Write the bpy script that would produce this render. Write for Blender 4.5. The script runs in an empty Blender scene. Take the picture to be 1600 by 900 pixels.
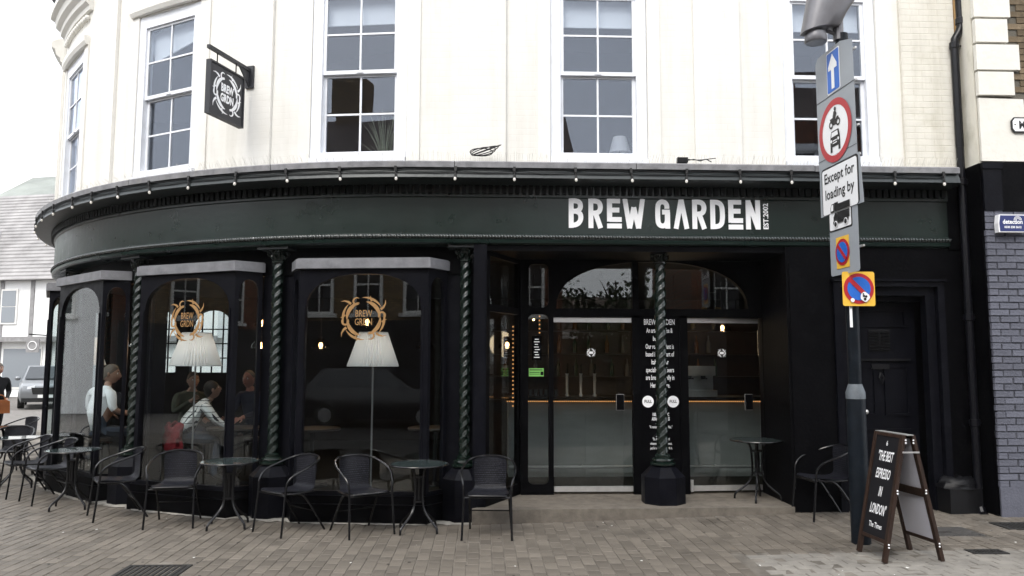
import bpy, bmesh, math, random
from mathutils import Vector, Matrix

random.seed(7)
scene = bpy.context.scene
COL = scene.collection
PI = math.pi

# ------------------------------------------------------------------ camera
F_PX, PITCH, YAW, ROLL = 1213.35, 0.0957, 0.0377, 0.0022
CAM = Vector((0.5253, -8.8249, 1.77))
cd = bpy.data.cameras.new('camera')
cd.sensor_width = 36.0
cd.lens = F_PX / 1600.0 * 36.0
cd.clip_start = 0.05
cd.clip_end = 2000.0
cam = bpy.data.objects.new('camera', cd)
COL.objects.link(cam)
_R0 = Vector((math.cos(YAW), -math.sin(YAW), 0))
_F0 = Vector((math.sin(YAW) * math.cos(PITCH), math.cos(YAW) * math.cos(PITCH), math.sin(PITCH)))
_U0 = Vector((-math.sin(YAW) * math.sin(PITCH), -math.cos(YAW) * math.sin(PITCH), math.cos(PITCH)))
_RT = _R0 * math.cos(ROLL) + _U0 * math.sin(ROLL)
_UP = _U0 * math.cos(ROLL) - _R0 * math.sin(ROLL)
cam.matrix_world = Matrix(((_RT.x, _UP.x, -_F0.x, CAM.x), (_RT.y, _UP.y, -_F0.y, CAM.y), (_RT.z, _UP.z, -_F0.z, CAM.z), (0, 0, 0, 1)))
scene.camera = cam

# ------------------------------------------------------------------ sky, sun, exposure
SUN_EL, SUN_ROT = math.radians(48), math.radians(205)
w = bpy.data.worlds.new('World')
scene.world = w
w.use_nodes = True
nt = w.node_tree
bg = nt.nodes['Background']
sky = nt.nodes.new('ShaderNodeTexSky')
sky.sky_type = 'NISHITA'
sky.sun_disc = False
sky.sun_elevation = SUN_EL
sky.sun_rotation = SUN_ROT
sky.dust_density = 6.0
sky.air_density = 1.0
mx = nt.nodes.new('ShaderNodeMix')          # an even white cloud layer over the clear sky
mx.data_type = 'RGBA'
mx.inputs[0].default_value = 0.92
mx.inputs[7].default_value = (9.6, 9.9, 10.4, 1)
nt.links.new(sky.outputs[0], mx.inputs[6])
nt.links.new(mx.outputs[2], bg.inputs[0])
bg.inputs[1].default_value = 0.13
sd = bpy.data.lights.new('sun', 'SUN')
sd.energy = 1.2
sd.angle = math.radians(25)
sd.color = (1.0, 0.96, 0.9)
sun = bpy.data.objects.new('sun', sd)
COL.objects.link(sun)
_sdir = Vector((math.sin(SUN_ROT) * math.cos(SUN_EL), math.cos(SUN_ROT) * math.cos(SUN_EL), math.sin(SUN_EL)))
sun.rotation_euler = (-_sdir).to_track_quat('-Z', 'Y').to_euler()
sun.location = (0, -20, 30)
vs = scene.view_settings
vs.view_transform = 'Standard'
vs.look = 'None'
vs.exposure = 0.97
vs.gamma = 1.0
scene.cycles.max_bounces = 8
scene.cycles.diffuse_bounces = 4
scene.cycles.glossy_bounces = 4
scene.cycles.transparent_max_bounces = 24
scene.cycles.transmission_bounces = 4
scene.cycles.sample_clamp_indirect = 6.0
scene.cycles.caustics_reflective = False
scene.cycles.caustics_refractive = False
scene.cycles.use_denoising = True

# ------------------------------------------------------------------ materials
M = {}
def _n(t, k, **kw):
    n = t.nodes.new(k)
    for a, b in kw.items():
        setattr(n, a, b)
    return n
def mat(name, col, rough=0.5, spec=0.5, metal=0.0, var=0.0, vscale=3.0, bump=0.0, bscale=30.0, col2=None, stain=0.0,
        stain_col=(0.02, 0.02, 0.015), stain_scale=1.2, stretch=None, coat=0.0, island=0.0, emit=None, estr=0.0, rvar=0.0):
    m = bpy.data.materials.new(name)
    m.use_nodes = True
    t = m.node_tree
    b = t.nodes['Principled BSDF']
    b.inputs['Roughness'].default_value = rough
    b.inputs['Specular IOR Level'].default_value = spec
    b.inputs['Metallic'].default_value = metal
    b.inputs['Coat Weight'].default_value = coat
    b.inputs['Coat Roughness'].default_value = 0.15
    b.inputs['Base Color'].default_value = (*col, 1)
    tc = _n(t, 'ShaderNodeTexCoord')
    mp = _n(t, 'ShaderNodeMapping')
    t.links.new(tc.outputs['Object'], mp.inputs[0])
    if stretch:
        mp.inputs['Scale'].default_value = stretch
    cur = None
    if var or col2:
        ns = _n(t, 'ShaderNodeTexNoise')
        ns.inputs['Scale'].default_value = vscale
        ns.inputs['Detail'].default_value = 7
        ns.inputs['Roughness'].default_value = 0.62
        t.links.new(mp.outputs[0], ns.inputs[0])
        r = _n(t, 'ShaderNodeMapRange')
        r.inputs[1].default_value = 0.3
        r.inputs[2].default_value = 0.7
        t.links.new(ns.outputs[0], r.inputs[0])
        mix = _n(t, 'ShaderNodeMix', data_type='RGBA')
        c2 = col2 or tuple(c * (1 + var) for c in col)
        c1 = col if col2 else tuple(c * (1 - var) for c in col)
        mix.inputs[6].default_value = (*c1, 1)
        mix.inputs[7].default_value = (*c2, 1)
        t.links.new(r.outputs[0], mix.inputs[0])
        cur = mix.outputs[2]
    if island:
        oi = _n(t, 'ShaderNodeObjectInfo')
        ge = _n(t, 'ShaderNodeNewGeometry')
        ad = _n(t, 'ShaderNodeMath', operation='ADD')
        t.links.new(oi.outputs['Random'], ad.inputs[0])
        t.links.new(ge.outputs['Random Per Island'], ad.inputs[1])
        fr = _n(t, 'ShaderNodeMath', operation='FRACT')
        t.links.new(ad.outputs[0], fr.inputs[0])
        r2 = _n(t, 'ShaderNodeMapRange')
        r2.inputs[3].default_value = 1 - island
        r2.inputs[4].default_value = 1 + island
        t.links.new(fr.outputs[0], r2.inputs[0])
        hs = _n(t, 'ShaderNodeHueSaturation')
        t.links.new(r2.outputs[0], hs.inputs['Value'])
        if cur is None:
            hs.inputs['Color'].default_value = (*col, 1)
        else:
            t.links.new(cur, hs.inputs['Color'])
        cur = hs.outputs[0]
    if stain:
        ns = _n(t, 'ShaderNodeTexNoise')
        ns.inputs['Scale'].default_value = stain_scale
        ns.inputs['Detail'].default_value = 9
        ns.inputs['Roughness'].default_value = 0.7
        t.links.new(mp.outputs[0], ns.inputs[0])
        r = _n(t, 'ShaderNodeMapRange')
        r.inputs[1].default_value = 0.52
        r.inputs[2].default_value = 0.74
        r.inputs[4].default_value = stain
        t.links.new(ns.outputs[0], r.inputs[0])
        mix = _n(t, 'ShaderNodeMix', data_type='RGBA')
        t.links.new(r.outputs[0], mix.inputs[0])
        if cur is None:
            mix.inputs[6].default_value = (*col, 1)
        else:
            t.links.new(cur, mix.inputs[6])
        mix.inputs[7].default_value = (*stain_col, 1)
        cur = mix.outputs[2]
    if cur is not None:
        t.links.new(cur, b.inputs['Base Color'])
    if rvar:
        ns = _n(t, 'ShaderNodeTexNoise')
        ns.inputs['Scale'].default_value = vscale * 1.7
        ns.inputs['Detail'].default_value = 6
        t.links.new(mp.outputs[0], ns.inputs[0])
        r = _n(t, 'ShaderNodeMapRange')
        r.inputs[1].default_value = 0.3
        r.inputs[2].default_value = 0.7
        r.inputs[3].default_value = max(0.03, rough - rvar)
        r.inputs[4].default_value = min(1, rough + rvar)
        t.links.new(ns.outputs[0], r.inputs[0])
        t.links.new(r.outputs[0], b.inputs['Roughness'])
    if bump:
        ns = _n(t, 'ShaderNodeTexNoise')
        ns.inputs['Scale'].default_value = bscale
        ns.inputs['Detail'].default_value = 5
        t.links.new(mp.outputs[0], ns.inputs[0])
        bp = _n(t, 'ShaderNodeBump')
        bp.inputs['Strength'].default_value = bump
        bp.inputs['Distance'].default_value = 0.01
        t.links.new(ns.outputs[0], bp.inputs['Height'])
        t.links.new(bp.outputs[0], b.inputs['Normal'])
    if emit:
        b.inputs['Emission Color'].default_value = (*emit, 1)
        b.inputs['Emission Strength'].default_value = estr
    M[name] = m
    return m

def glass(name, tint=(0.9, 0.93, 0.92), wob=0.0, extra=0.0, gcol=(1, 1, 1)):
    """thin pane: straight-through transmission plus a Schlick mirror on each face"""
    m = bpy.data.materials.new(name)
    m.use_nodes = True
    t = m.node_tree
    t.nodes.remove(t.nodes['Principled BSDF'])
    out = t.nodes['Material Output']
    tr = _n(t, 'ShaderNodeBsdfTransparent')
    tr.inputs[0].default_value = (*tint, 1)
    gl = _n(t, 'ShaderNodeBsdfGlossy')
    gl.inputs['Roughness'].default_value = 0.0
    gl.inputs['Color'].default_value = (*gcol, 1)
    ge = _n(t, 'ShaderNodeNewGeometry')
    dp = _n(t, 'ShaderNodeVectorMath', operation='DOT_PRODUCT')
    t.links.new(ge.outputs['Normal'], dp.inputs[0])
    t.links.new(ge.outputs['Incoming'], dp.inputs[1])
    ab = _n(t, 'ShaderNodeMath', operation='ABSOLUTE')
    t.links.new(dp.outputs['Value'], ab.inputs[0])
    om = _n(t, 'ShaderNodeMath', operation='SUBTRACT', use_clamp=True)
    om.inputs[0].default_value = 1.0
    t.links.new(ab.outputs[0], om.inputs[1])
    pw = _n(t, 'ShaderNodeMath', operation='POWER')
    pw.inputs[1].default_value = 5.0
    t.links.new(om.outputs[0], pw.inputs[0])
    ma = _n(t, 'ShaderNodeMath', operation='MULTIPLY_ADD', use_clamp=True)
    ma.inputs[1].default_value = 0.955
    ma.inputs[2].default_value = 0.045 + extra
    t.links.new(pw.outputs[0], ma.inputs[0])
    ms = _n(t, 'ShaderNodeMixShader')
    t.links.new(ma.outputs[0], ms.inputs[0])
    t.links.new(tr.outputs[0], ms.inputs[1])
    t.links.new(gl.outputs[0], ms.inputs[2])
    t.links.new(ms.outputs[0], out.inputs[0])
    if wob:
        tc = _n(t, 'ShaderNodeTexCoord')
        ns = _n(t, 'ShaderNodeTexNoise')
        ns.inputs['Scale'].default_value = 2.2
        ns.inputs['Detail'].default_value = 1
        t.links.new(tc.outputs['Object'], ns.inputs[0])
        bp = _n(t, 'ShaderNodeBump')
        bp.inputs['Strength'].default_value = wob
        bp.inputs['Distance'].default_value = 0.01
        t.links.new(ns.outputs[0], bp.inputs['Height'])
        t.links.new(bp.outputs[0], gl.inputs['Normal'])
    M[name] = m
    return m

def brick_mat(name, c1, c2, mortar, bw, bh, ms=0.01, uv=False, rough=0.8, bump=0.5, axis='XZ', spec=0.3, stain=0.0, stain_col=(0.1, 0.09, 0.05), vr=(0.86, 1.08), streak=0.0, speck=0.0):
    m = bpy.data.materials.new(name)
    m.use_nodes = True
    t = m.node_tree
    b = t.nodes['Principled BSDF']
    b.inputs['Roughness'].default_value = rough
    b.inputs['Specular IOR Level'].default_value = spec
    tc = _n(t, 'ShaderNodeTexCoord')
    if uv:
        vec = tc.outputs['UV']
    else:
        sp = _n(t, 'ShaderNodeSeparateXYZ')
        t.links.new(tc.outputs['Object'], sp.inputs[0])
        cb = _n(t, 'ShaderNodeCombineXYZ')
        t.links.new(sp.outputs[axis[0]], cb.inputs[0])
        t.links.new(sp.outputs[axis[1]], cb.inputs[1])
        vec = cb.outputs[0]
    br = _n(t, 'ShaderNodeTexBrick')
    br.inputs['Scale'].default_value = 1.0
    br.inputs['Brick Width'].default_value = bw
    br.inputs['Row Height'].default_value = bh
    br.inputs['Mortar Size'].default_value = ms
    br.inputs['Mortar Smooth'].default_value = 0.4
    br.inputs['Color1'].default_value = (*c1, 1)
    br.inputs['Color2'].default_value = (*c2, 1)
    br.inputs['Mortar'].default_value = (*mortar, 1)
    t.links.new(vec, br.inputs[0])
    ns = _n(t, 'ShaderNodeTexNoise')
    ns.inputs['Scale'].default_value = 5.0
    ns.inputs['Detail'].default_value = 8
    t.links.new(vec, ns.inputs[0])
    r = _n(t, 'ShaderNodeMapRange')
    r.inputs[1].default_value = 0.3
    r.inputs[2].default_value = 0.7
    r.inputs[3].default_value = vr[0]
    r.inputs[4].default_value = vr[1]
    t.links.new(ns.outputs[0], r.inputs[0])
    hs = _n(t, 'ShaderNodeHueSaturation')
    t.links.new(br.outputs[0], hs.inputs['Color'])
    t.links.new(r.outputs[0], hs.inputs['Value'])
    cur = hs.outputs[0]
    if stain:
        n2 = _n(t, 'ShaderNodeTexNoise')
        n2.inputs['Scale'].default_value = 1.6
        n2.inputs['Detail'].default_value = 10
        n2.inputs['Roughness'].default_value = 0.72
        t.links.new(vec, n2.inputs[0])
        r2 = _n(t, 'ShaderNodeMapRange')
        r2.inputs[1].default_value = 0.55
        r2.inputs[2].default_value = 0.75
        r2.inputs[4].default_value = stain
        t.links.new(n2.outputs[0], r2.inputs[0])
        mxx = _n(t, 'ShaderNodeMix', data_type='RGBA')
        t.links.new(r2.outputs[0], mxx.inputs[0])
        t.links.new(cur, mxx.inputs[6])
        mxx.inputs[7].default_value = (*stain_col, 1)
        cur = mxx.outputs[2]
    for amt, scl, lo, hi, colr in ((streak, (3.2, .22, 1), .5, .78, (.44, .41, .33)), (streak, (.9, .5, 1), .56, .8, (.6, .57, .5)), (speck, (9, 9, 1), .70, .74, (.16, .15, .12)), (speck * .7, (2.2, 16, 1), .69, .73, (.36, .33, .27))):
        if not amt: continue
        mp_ = _n(t, 'ShaderNodeMapping'); mp_.inputs['Scale'].default_value = scl; mp_.inputs['Location'].default_value = (amt * 7 + scl[0], scl[1] * 3, 0)
        t.links.new(vec, mp_.inputs[0])
        n3 = _n(t, 'ShaderNodeTexNoise'); n3.inputs['Scale'].default_value = 1.0; n3.inputs['Detail'].default_value = 8; n3.inputs['Roughness'].default_value = .68
        t.links.new(mp_.outputs[0], n3.inputs[0])
        r3 = _n(t, 'ShaderNodeMapRange'); r3.inputs[1].default_value = lo; r3.inputs[2].default_value = hi; r3.inputs[4].default_value = amt
        t.links.new(n3.outputs[0], r3.inputs[0])
        m3 = _n(t, 'ShaderNodeMix', data_type='RGBA'); t.links.new(r3.outputs[0], m3.inputs[0]); t.links.new(cur, m3.inputs[6]); m3.inputs[7].default_value = (*colr, 1)
        cur = m3.outputs[2]
    t.links.new(cur, b.inputs['Base Color'])
    inv = _n(t, 'ShaderNodeMath', operation='SUBTRACT')
    inv.inputs[0].default_value = 1.0
    t.links.new(br.outputs['Fac'], inv.inputs[1])
    ad = _n(t, 'ShaderNodeMath', operation='MULTIPLY_ADD')
    t.links.new(ns.outputs[0], ad.inputs[0])
    ad.inputs[1].default_value = 0.5
    t.links.new(inv.outputs[0], ad.inputs[2])
    bp = _n(t, 'ShaderNodeBump')
    bp.inputs['Strength'].default_value = bump
    bp.inputs['Distance'].default_value = 0.008
    t.links.new(ad.outputs[0], bp.inputs['Height'])
    t.links.new(bp.outputs[0], b.inputs['Normal'])
    M[name] = m
    return m

# ------------------------------------------------------------------ mesh helpers
class MB:
    def __init__(s):
        s.v, s.f, s.m, s.uv = [], [], [], {}
    def add(s, vs_, fs_, m=0):
        k = len(s.v)
        s.v += [tuple(p) for p in vs_]
        for f in fs_:
            s.f.append(tuple(i + k for i in f))
            s.m.append(m)
        return s
    def poly(s, pts, m=0, uv=None):
        k = len(s.v)
        s.v += [tuple(p) for p in pts]
        if uv:
            s.uv[len(s.f)] = uv
        s.f.append(tuple(range(k, k + len(pts))))
        s.m.append(m)
        return s
    def box(s, a, b, m=0):
        x0, x1 = sorted((a[0], b[0])); y0, y1 = sorted((a[1], b[1])); z0, z1 = sorted((a[2], b[2]))
        return s.obox((x0, y0, z0), (x1 - x0, 0, 0), (0, y1 - y0, 0), (0, 0, z1 - z0), m)
    def obox(s, o, a, b, c, m=0):
        o, a, b, c = Vector(o), Vector(a), Vector(b), Vector(c)
        P = [o, o + a, o + a + b, o + b, o + c, o + a + c, o + a + b + c, o + b + c]
        return s.add(P, [(0, 3, 2, 1), (4, 5, 6, 7), (0, 1, 5, 4), (1, 2, 6, 5), (2, 3, 7, 6), (3, 0, 4, 7)], m)
    def tube(s, pts, r, n=8, m=0, cap=True, closed=False):
        pts = [Vector(p) for p in pts]
        K = len(pts)
        rs = r if isinstance(r, (list, tuple)) else [r] * K
        rings = []
        prev = None
        for i, p in enumerate(pts):
            if closed:
                d = pts[(i + 1) % K] - pts[i - 1]
            else:
                d = pts[min(i + 1, K - 1)] - pts[max(i - 1, 0)]
            d = d.normalized() if d.length > 1e-9 else Vector((0, 0, 1))
            if prev is None:
                u = d.orthogonal().normalized()
            else:
                u = prev - d * prev.dot(d)
                u = u.normalized() if u.length > 1e-6 else d.orthogonal().normalized()
            prev = u
            v_ = d.cross(u)
            rings.append([p + (u * math.cos(2 * PI * j / n) + v_ * math.sin(2 * PI * j / n)) * rs[i] for j in range(n)])
        V = [q for rg in rings for q in rg]
        Fc = []
        L = K if closed else K - 1
        for i in range(L):
            a, b = i * n, ((i + 1) % K) * n
            for j in range(n):
                Fc.append((a + j, a + (j + 1) % n, b + (j + 1) % n, b + j))
        if cap and not closed:
            Fc.append(tuple(range(n))[::-1])
            Fc.append(tuple((K - 1) * n + j for j in range(n)))
        return s.add(V, Fc, m)
    def lathe(s, prof, n=16, c=(0, 0, 0), m=0, a0=0.0, cap=True, sx=1.0, sy=1.0):
        V, Fc = [], []
        for r, z in prof:
            for j in range(n):
                t = a0 + 2 * PI * j / n
                V.append((c[0] + r * sx * math.cos(t), c[1] + r * sy * math.sin(t), c[2] + z))
        for i in range(len(prof) - 1):
            for j in range(n):
                Fc.append((i * n + j, i * n + (j + 1) % n, (i + 1) * n + (j + 1) % n, (i + 1) * n + j))
        if cap:
            Fc.append(tuple(range(n))[::-1])
            Fc.append(tuple((len(prof) - 1) * n + j for j in range(n)))
        return s.add(V, Fc, m)
    def sphere(s, c, r, n=10, k=7, m=0, sc=(1, 1, 1)):
        V, Fc = [], []
        V.append((c[0], c[1], c[2] - r * sc[2]))
        for i in range(1, k):
            ph = -PI / 2 + PI * i / k
            for j in range(n):
                t = 2 * PI * j / n
                V.append((c[0] + r * sc[0] * math.cos(ph) * math.cos(t), c[1] + r * sc[1] * math.cos(ph) * math.sin(t), c[2] + r * sc[2] * math.sin(ph)))
        V.append((c[0], c[1], c[2] + r * sc[2]))
        for j in range(n):
            Fc.append((0, 1 + (j + 1) % n, 1 + j))
            Fc.append((len(V) - 1, 1 + (k - 2) * n + j, 1 + (k - 2) * n + (j + 1) % n))
        for i in range(k - 2):
            for j in range(n):
                a, b = 1 + i * n, 1 + (i + 1) * n
                Fc.append((a + j, a + (j + 1) % n, b + (j + 1) % n, b + j))
        return s.add(V, Fc, m)
    def prism(s, poly, o, U, V_, N, m=0):
        """2-D outline on the plane (o,U,V_), thickened by the vector N"""
        o, U, V_, N = Vector(o), Vector(U), Vector(V_), Vector(N)
        A = [o + U * p[0] + V_ * p[1] for p in poly]
        B = [p + N for p in A]
        n = len(A)
        return s.add(A + B, [tuple(range(n))[::-1], tuple(range(n, 2 * n))] + [(i, (i + 1) % n, n + (i + 1) % n, n + i) for i in range(n)], m)
    def ribbon(s, pts, wd, o, U, V_, N, m=0):
        """flat stroke of varying width on the plane (o,U,V_), thickness N"""
        K = len(pts)
        ws = wd if isinstance(wd, (list, tuple)) else [wd] * K
        L, Rr = [], []
        for i in range(K):
            ax, ay = pts[max(i - 1, 0)]
            bx, by = pts[min(i + 1, K - 1)]
            dx, dy = bx - ax, by - ay
            l = math.hypot(dx, dy) or 1
            nx, ny = -dy / l, dx / l
            L.append((pts[i][0] + nx * ws[i] / 2, pts[i][1] + ny * ws[i] / 2))
            Rr.append((pts[i][0] - nx * ws[i] / 2, pts[i][1] - ny * ws[i] / 2))
        o, U, V_, N = Vector(o), Vector(U), Vector(V_), Vector(N)
        W3 = lambda p: o + U * p[0] + V_ * p[1]
        VV = [W3(p) + N for p in L] + [W3(p) + N for p in Rr] + [W3(p) for p in L] + [W3(p) for p in Rr]
        Fc = []
        for i in range(K - 1):
            Fc += [(K + i, K + i + 1, i + 1, i), (2 * K + i, 2 * K + i + 1, 3 * K + i + 1, 3 * K + i), (i, i + 1, 2 * K + i + 1, 2 * K + i), (K + i + 1, K + i, 3 * K + i, 3 * K + i + 1)]
        Fc += [(0, 2 * K, 3 * K, K), (K - 1, 2 * K - 1, 4 * K - 1, 3 * K - 1)]
        return s.add(VV, Fc, m)
    def mesh(s, name, mats, smooth=False):
        me = bpy.data.meshes.new(name)
        me.from_pydata(s.v, [], s.f)
        ml = mats if isinstance(mats, (list, tuple)) else [mats]
        for k in ml:
            me.materials.append(M[k] if isinstance(k, str) else k)
        if len(ml) > 1:
            me.polygons.foreach_set('material_index', s.m)
        if smooth:
            me.polygons.foreach_set('use_smooth', [True] * len(s.f))
        if s.uv:
            ul = me.uv_layers.new(name='UVMap')
            for fi, uv in s.uv.items():
                for li, q in zip(me.polygons[fi].loop_indices, uv):
                    ul.data[li].uv = q
        me.update()
        if smooth:
            bm = bmesh.new()
            bm.from_mesh(me)
            bmesh.ops.recalc_face_normals(bm, faces=bm.faces[:])
            for e in bm.edges:
                if len(e.link_faces) == 2 and e.calc_face_angle(0) > 0.7:
                    e.smooth = False
            bm.to_mesh(me)
            bm.free()
        return me
    def build(s, name, mats, parent=None, smooth=False, loc=None, rz=None):
        return obj(name, s.mesh(name, mats, smooth), parent, loc, rz)

def obj(name, me, parent=None, loc=None, rz=None):
    o = bpy.data.objects.new(name, me)
    COL.objects.link(o)
    if parent is not None:
        o.parent = parent
    if loc is not None:
        o.location = loc
    if rz is not None:
        o.rotation_euler = (0, 0, rz)
    return o
def tag(o, label=None, cat=None, group=None, kind=None):
    if label: o['label'] = label
    if cat: o['category'] = cat
    if group: o['group'] = group
    if kind: o['kind'] = kind
    return o
def empty(name, loc=(0, 0, 0), rz=0.0, label=None, cat=None, group=None):
    o = bpy.data.objects.new(name, None)
    o.empty_display_size = 0.1
    COL.objects.link(o)
    o.location = loc
    o.rotation_euler = (0, 0, rz)
    return tag(o, label, cat, group)
def copy_tree(o, parent=None):
    c = o.copy()
    COL.objects.link(c)
    c.parent = parent
    for ch in list(o.children):
        copy_tree(ch, c)
    return c
def text2d(s, size=1.0, sx=1.0, bold=0.0, align='CENTER', space=1.0):
    """flat glyph outlines of the built-in face as (verts2d, faces)"""
    cu = bpy.data.curves.new('glyphs', 'FONT')
    cu.body = s
    cu.size = size
    cu.align_x = align
    cu.offset = bold
    cu.space_character = space
    cu.resolution_u = 2
    o = bpy.data.objects.new('glyphs', cu)
    COL.objects.link(o)
    dg = bpy.context.evaluated_depsgraph_get()
    dg.update()
    me = o.evaluated_get(dg).to_mesh()
    V = [(v.co.x * sx, v.co.y) for v in me.vertices]
    Fc = [tuple(p.vertices) for p in me.polygons]
    o.evaluated_get(dg).to_mesh_clear()
    bpy.data.objects.remove(o)
    bpy.data.curves.remove(cu)
    return V, Fc
def put_text(mb, s, o, U, V_, size, sx=1.0, bold=0.0, align='CENTER', m=0, space=1.0):
    o, U, V_ = Vector(o), Vector(U), Vector(V_)
    v, f = text2d(s, size, sx, bold, align, space)
    mb.add([o + U * p[0] + V_ * p[1] for p in v], f, m)
    return mb

# ------------------------------------------------------------------ the plan of the corner: straight front, quarter round, side street
RAD = 7.2031
QA = RAD * PI / 2
def CP(a, o=0.0, z=0.0):
    """arc length a along the shop front (0 = where the curve begins), o metres out from the fascia face"""
    if a >= 0:
        return Vector((a, -o, z))
    if a > -QA:
        t = -a / RAD
        return Vector((-(RAD + o) * math.sin(t), RAD - (RAD + o) * math.cos(t), z))
    return Vector((-(RAD + o), RAD + (-a - QA), z))
def ANG(a):
    return 0.0 if a >= 0 else -min(-a / RAD, PI / 2)
def arange(a0, a1, step=0.12):
    n = max(1, int(math.ceil(abs(a1 - a0) / step)))
    return [a0 + (a1 - a0) * i / n for i in range(n + 1)]
def sweep(mb, prof, a0, a1, step=0.12, m=0, close=False, uv=False, caps=True):
    A = arange(a0, a1, step)
    P = list(prof) + ([prof[0]] if close else [])
    for i in range(len(A) - 1):
        for j in range(len(P) - 1):
            (o0, z0), (o1, z1) = P[j], P[j + 1]
            q = [CP(A[i], o0, z0), CP(A[i + 1], o0, z0), CP(A[i + 1], o1, z1), CP(A[i], o1, z1)]
            mb.poly(q, m, [(A[i], z0), (A[i + 1], z0), (A[i + 1], z1), (A[i], z1)] if uv else None)
    if close and caps:
        for a in (A[0], A[-1]):
            mb.poly([CP(a, o, z) for o, z in prof], m, [(a, z) for o, z in prof] if uv else None)
    return mb
def gz(x):
    t = min(1, max(0, (x + .5) / 5.5))
    return .1 * t * t * (3 - 2 * t)

# ------------------------------------------------------------------ material library
mat('joint_sand', (0.15, 0.136, 0.118), 0.95, 0.1, var=0.55, vscale=2.5, bump=0.6, bscale=90)
mat('paver', (0.128, 0.112, 0.093), 0.62, 0.32, var=0.34, vscale=1.6, bump=0.5, bscale=60, island=0.2, stain=0.75, stain_col=(0.055, 0.048, 0.041), stain_scale=.8)
mat('asphalt', (0.035, 0.034, 0.033), .9, .2, var=.2, vscale=3, bump=.5, bscale=120)
mat('concrete', (0.16, 0.15, 0.135), 0.9, 0.2, col2=(0.24, 0.225, 0.2), vscale=5, bump=0.7, bscale=35, stain=0.6, stain_col=(0.06, 0.055, 0.05), stain_scale=2.2)
mat('step_stone', (0.17, 0.15, 0.125), 0.9, 0.2, col2=(0.1, 0.088, 0.075), vscale=9, bump=0.5, bscale=60, stain=0.5, stain_col=(0.03, 0.027, 0.024), stain_scale=3)
mat('cast_iron', (0.018, 0.017, 0.016), 0.65, 0.4, var=0.5, vscale=20, bump=0.4, bscale=80)
mat('checker_steel', (0.13, 0.125, 0.12), 0.5, 0.5, metal=0.6, var=0.3, vscale=9)
mat('litter', (0.7, 0.69, 0.66), 0.8, 0.2)
brick_mat('street_far', (0.17, 0.16, 0.145), (0.22, 0.2, 0.185), (0.09, 0.085, 0.08), 0.212, 0.113, 0.008, axis='YX', bump=0.4, stain=0.4, stain_col=(0.09, 0.085, 0.08))

# ------------------------------------------------------------------ ground and pavement
def sheet(name, xs, ys, dz, m):
    b = MB()
    V = [(x, y, gz(x) + dz) for x in xs for y in ys]
    ny = len(ys)
    b.add(V, [(i * ny + j, (i + 1) * ny + j, (i + 1) * ny + j + 1, i * ny + j + 1) for i in range(len(xs) - 1) for j in range(ny - 1)])
    return b.build(name, m)
_xs = [-600, -40, -14] + [-.5 + .25 * i for i in range(23)] + [10, 40, 600]
tag(sheet('ground', _xs, [-500, -30, -6, 12, 60, 700], -0.022, 'street_far'), kind='structure')
pavement = tag(sheet('pavement', [-14, -8, -4] + [-.5 + .25 * i for i in range(23)] + [10], [-5.6, -4, -2, 0, 12], -0.006, 'joint_sand'), kind='structure')

tag(sheet('road', [-80, -14, -4] + [-.5 + .25 * i for i in range(23)] + [10, 60], [-15.4, -10, -5.62], -0.006, 'asphalt'), kind='structure')
def bound(x):
    return -1.6 if x > -0.9 else -1.6 + (-.9 - x) ** 2 * 0.13
HOLES = [(2.85, 10, -5.6, -1.8), (-2.56, -1.98, -2.36, -1.70), (4.98, 5.46, -1.24, -0.82), (4.86, 5.2, -1.96, -1.78), (5.86, 6.3, -0.98, -0.62)]
def proj_px(p):
    d = Vector(p) - CAM
    dep = d.dot(_F0)
    if dep < 0.2:
        return None
    return 800 + F_PX * d.dot(_RT) / dep, 450 - F_PX * d.dot(_UP) / dep, dep
PW, PL, PT = 0.113, 0.212, 0.05
def paver_geo(b, c, lx, ly, dz, tilt):
    x0, x1, y0, y1 = -lx / 2, lx / 2, -ly / 2, ly / 2
    e = 0.004
    t = lambda x, y, z: (c[0] + x, c[1] + y, c[2] + z + x * tilt[0] + y * tilt[1])
    V = [t(x0, y0, -PT), t(x1, y0, -PT), t(x1, y1, -PT), t(x0, y1, -PT), t(x0, y0, -e), t(x1, y0, -e), t(x1, y1, -e), t(x0, y1, -e),
         t(x0 + e, y0 + e, 0), t(x1 - e, y0 + e, 0), t(x1 - e, y1 - e, 0), t(x0 + e, y1 - e, 0)]
    b.add(V, [(0, 1, 5, 4), (1, 2, 6, 5), (2, 3, 7, 6), (3, 0, 4, 7), (4, 5, 9, 8), (5, 6, 10, 9), (6, 7, 11, 10), (7, 4, 8, 11), (8, 9, 10, 11)])
cells = []
i0 = int(-13 / PW)
for i in range(i0, int(9.8 / PW)):
    x = i * PW
    bd = bound(x)
    for sgn in (1, -1):
        y = bd
        first = True
        while -5.3 < y < 9.0:
            L = PL * (0.5 if first and (i % 2) else 1.0)
            first = False
            yc = y + sgn * L / 2
            y += sgn * L
            if x > -0.05 and yc > 0.12: continue
            if x <= 0 and math.hypot(x, yc - RAD) < RAD - 0.25: continue
            if (Vector((x, yc, 0)) - CAM).length > 13.6: continue
            if any(h[0] < x + .03 and x - .03 < h[1] and h[2] < yc + .06 and yc - .06 < h[3] for h in HOLES): continue
            q = proj_px((x, yc, 0))
            if q is None or q[0] < -700 or q[0] > 2300: continue
            cells.append((q[2], x, yc, L, -40 < q[0] < 1640 and q[1] < 915))
cells.sort()
big = [c for c in cells if c[4] and c[3] > 0.2][:300]
bigset = set((c[1], c[2]) for c in big)
pm = []
for k in range(6):
    b = MB()
    paver_geo(b, (0, 0, 0), PW - 0.006, PL - 0.006, 0, (random.uniform(-.012, .012), random.uniform(-.008, .008)))
    pm.append(b.mesh('paver', 'paver'))
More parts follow.
